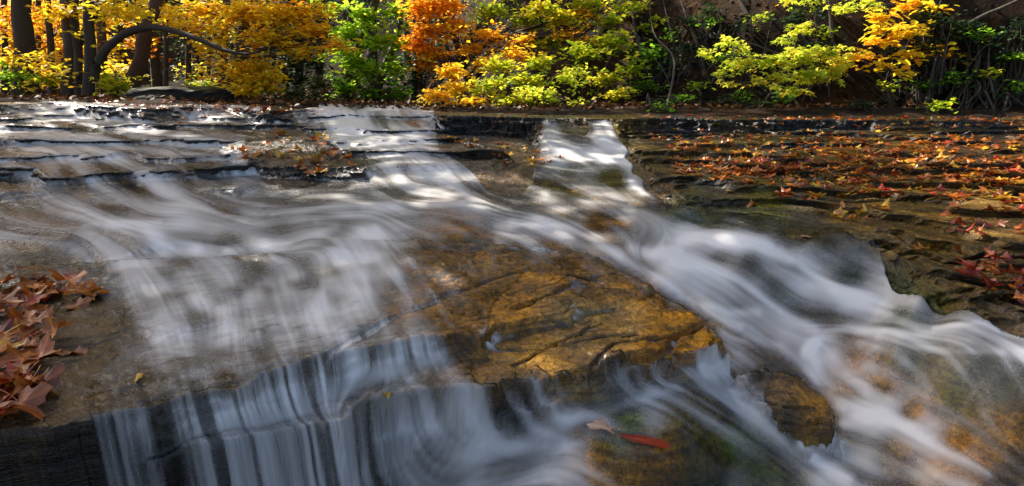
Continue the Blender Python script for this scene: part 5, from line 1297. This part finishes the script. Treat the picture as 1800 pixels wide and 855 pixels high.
single = [(243, 673, .042, 'yellow', 'oval', 'small bright yellow leaf alone on the near slab above the water comb', .3), (420, 463, .055, 'yellow', 'oval', 'pale yellow leaf adrift in the milky water left of centre', 1.5), (1066, 774, .11, 'pale', 'maple', 'pinkish tan maple leaf on the submerged brown rock at the bottom', 1.2), (1118, 793, .13, 'red', 'oval', 'long red leaf trailing in the current beside the pinkish tan one', -1.75),
          (1645, 440, .05, 'orange', 'oval', 'single orange leaf standing at a crack in the right shelf', 2.5), (1172, 636, .05, 'yellow', 'maple', 'small yellow maple leaf at the lip of the amber slab by the last spouts', 1.), (420, 180, .08, 'orange', 'maple', 'orange leaf on the lip right of the black boulder', 1.), (321, 213, .10, 'orange', 'maple', 'large orange leaf on the wet steps directly below the black boulder', .4), (404, 222, .06, 'orange', 'maple', 'orange red leaf right of the large orange one on the wet steps', 2.),
          (1325, 362, .065, 'orange', 'maple', 'orange leaf in the shallow olive water at the shelf edge', 1.3), (880, 230, .09, 'yellow', 'oval', 'narrow yellow leaf hanging on the dark ledge left of the twin cascades', 0.), (130, 622, .10, 'russet', 'oval', 'lone russet leaf lying in the film right of the left pile', 1.8), (684, 700, .05, 'yellow', 'maple', 'yellowish leaf stuck on the thin lower shelf', 1.), (1215, 338, .04, 'yellow', 'oval', 'pale round leaf on the black pebbly edge of the shelf', 1.), (1285, 338, .075, 'yellow', 'maple', 'yellow maple leaf on the black pebbly edge of the shelf', 2.),
          (1240, 367, .04, 'yellow', 'oval', 'yellow sliver floating at the edge of the right hand stream', 1.4), (1305, 400, .035, 'yellow', 'oval', 'tiny yellow leaf under the water of the right hand stream', .8), (1420, 420, .05, 'pale', 'oval', 'pale leaf caught in the right hand stream by the dark crack', 1.), (1790, 350, .07, 'yellow', 'oval', 'yellow leaf slanting at the right edge of the shelf', .9), (1655, 262, .09, 'pale', 'oval', 'pale long leaf on the dark ledge at right', 1.5),
          (1385, 235, .08, 'yellow', 'oval', 'small yellow leaf pendant on the dark ledge under the lime maple', .0), (935, 292, .06, 'yellow', 'maple', 'yellow leaf at the foot of the sloping rock left of the twin cascades', 1.)]
h_, ok_ = hit_many([s_[0] for s_ in single], [s_[1] for s_ in single])
for s_, p in zip(single, h_):
    if not np.isfinite(p[0]): continue
    ps_ = at(s_[0], s_[1], p[1])
    wl = max(.004, hzw(p[0], p[1]) - p[2] + .004) + (.014 if s_[0] in (1066, 1118) else 0)
    o = leaf_at(p, s_[2] * 1.15, s_[3], s_[4], s_[5], tilt=.15, lift=wl, yaw=s_[6])
    if s_[0] == 1118: o.scale = (.12, .15, .03); o.rotation_euler = (-.08, .1, -1.75)
    if s_[0] == 1066: o.scale = (.10, .11, .06)
# the mass of small leaves over the shelf, the lip and the steps
def leaf_mass(name, label, specs, size):
    V = []; FS = []; MI = []; VE = []; o = 0; mats = list(FM.values()); names = list(FM)
    for poly, n, cols in specs:
        pts = px_points(poly, n)
        clump = fbm(pts[:, 0] * 2.2 + 3, pts[:, 1] * 3.5, 3, 2) + .25 * rng.normal(0, 1, len(pts))
        pts = pts[clump > -.22]
        for p in pts:
            kd = 'maple' if random.random() < .7 else 'oval'
            me = LM['red', kd][random.randrange(2)]
            tv, f3, f4, ve = _tm[me.name]
            q = Vector((random.gauss(0, .25), random.gauss(0, .25), 1)).normalized().to_track_quat('Z', 'Y').to_matrix() @ Matrix.Rotation(random.uniform(0, 6.28), 3, 'Z')
            s = size * random.uniform(.6, 1.15) * (1 if kd == 'maple' else .75)
            v = (tv * s) @ np.array(q).T + p + np.array([0, 0, .006])
            V.append(v); FS.append((f3 + o, f4 + o)); o += len(v); VE.append(ve)
            MI.append((names.index(random.choice(cols)), len(f3), len(f4)))
    f3 = np.concatenate([a for a, b in FS]); f4 = np.concatenate([b for a, b in FS])
    mi = np.concatenate([np.full(n3, m) for m, n3, n4 in MI] + [np.full(n4, m) for m, n3, n4 in MI])
    tag(mesh_np(name, np.concatenate(V), [f3, f4], mats, {'vein': np.concatenate(VE)}, matidx=mi), label, 'leaves', kind='stuff')
_tm = {}
for lst in LM.values():
    for me in lst:
        v = np.zeros(len(me.vertices) * 3); me.vertices.foreach_get('co', v)
        f3 = np.array([list(p.vertices) for p in me.polygons if p.loop_total == 3]); f4 = np.array([list(p.vertices) for p in me.polygons if p.loop_total == 4])
        ve = np.zeros(len(me.vertices)); me.attributes['vein'].data.foreach_get('value', ve)
        _tm[me.name] = (v.reshape(-1, 3), f3, f4, ve)
leaf_mass('fallen_leaves', 'small red, orange and yellow leaves strewn over the right shelf, the lip and the wet steps',
          [([(1170, 290), (1180, 262), (1135, 240), (1300, 236), (1810, 240), (1810, 335), (1600, 318), (1420, 330), (1210, 312)], 1400, ['russet', 'orange', 'orange', 'brown', 'red', 'yellow', 'orange']),
           ([(1170, 290), (1420, 295), (1430, 310), (1190, 306)], 160, ['russet', 'orange', 'red']),
           ([(1300, 318), (1810, 322), (1810, 360), (1600, 345), (1380, 352)], 150, ['russet', 'orange', 'yellow', 'red']),
           ([(1110, 206), (1810, 216), (1810, 236), (1120, 236)], 120, ['russet', 'orange', 'yellow', 'brown']),
           ([(1100, 203), (1810, 208), (1810, 217), (1100, 210)], 170, ['russet', 'orange', 'red', 'pale']),
           ([(760, 196), (950, 200), (960, 240), (780, 212)], 60, ['russet', 'orange', 'red']),
           ([(130, 172), (300, 178), (600, 192), (600, 208), (420, 200), (200, 190)], 260, ['russet', 'orange', 'orange', 'red']),
           ([(385, 262), (480, 236), (575, 240), (640, 296), (580, 312), (500, 282)], 60, ['orange', 'russet', 'yellow']), ([(770, 242), (860, 248), (985, 274), (985, 290), (905, 296), (830, 262)], 80, ['russet', 'orange', 'yellow']),
           ([(0, 158), (90, 160), (90, 170), (0, 170)], 60, ['russet', 'brown', 'orange'])], .075)
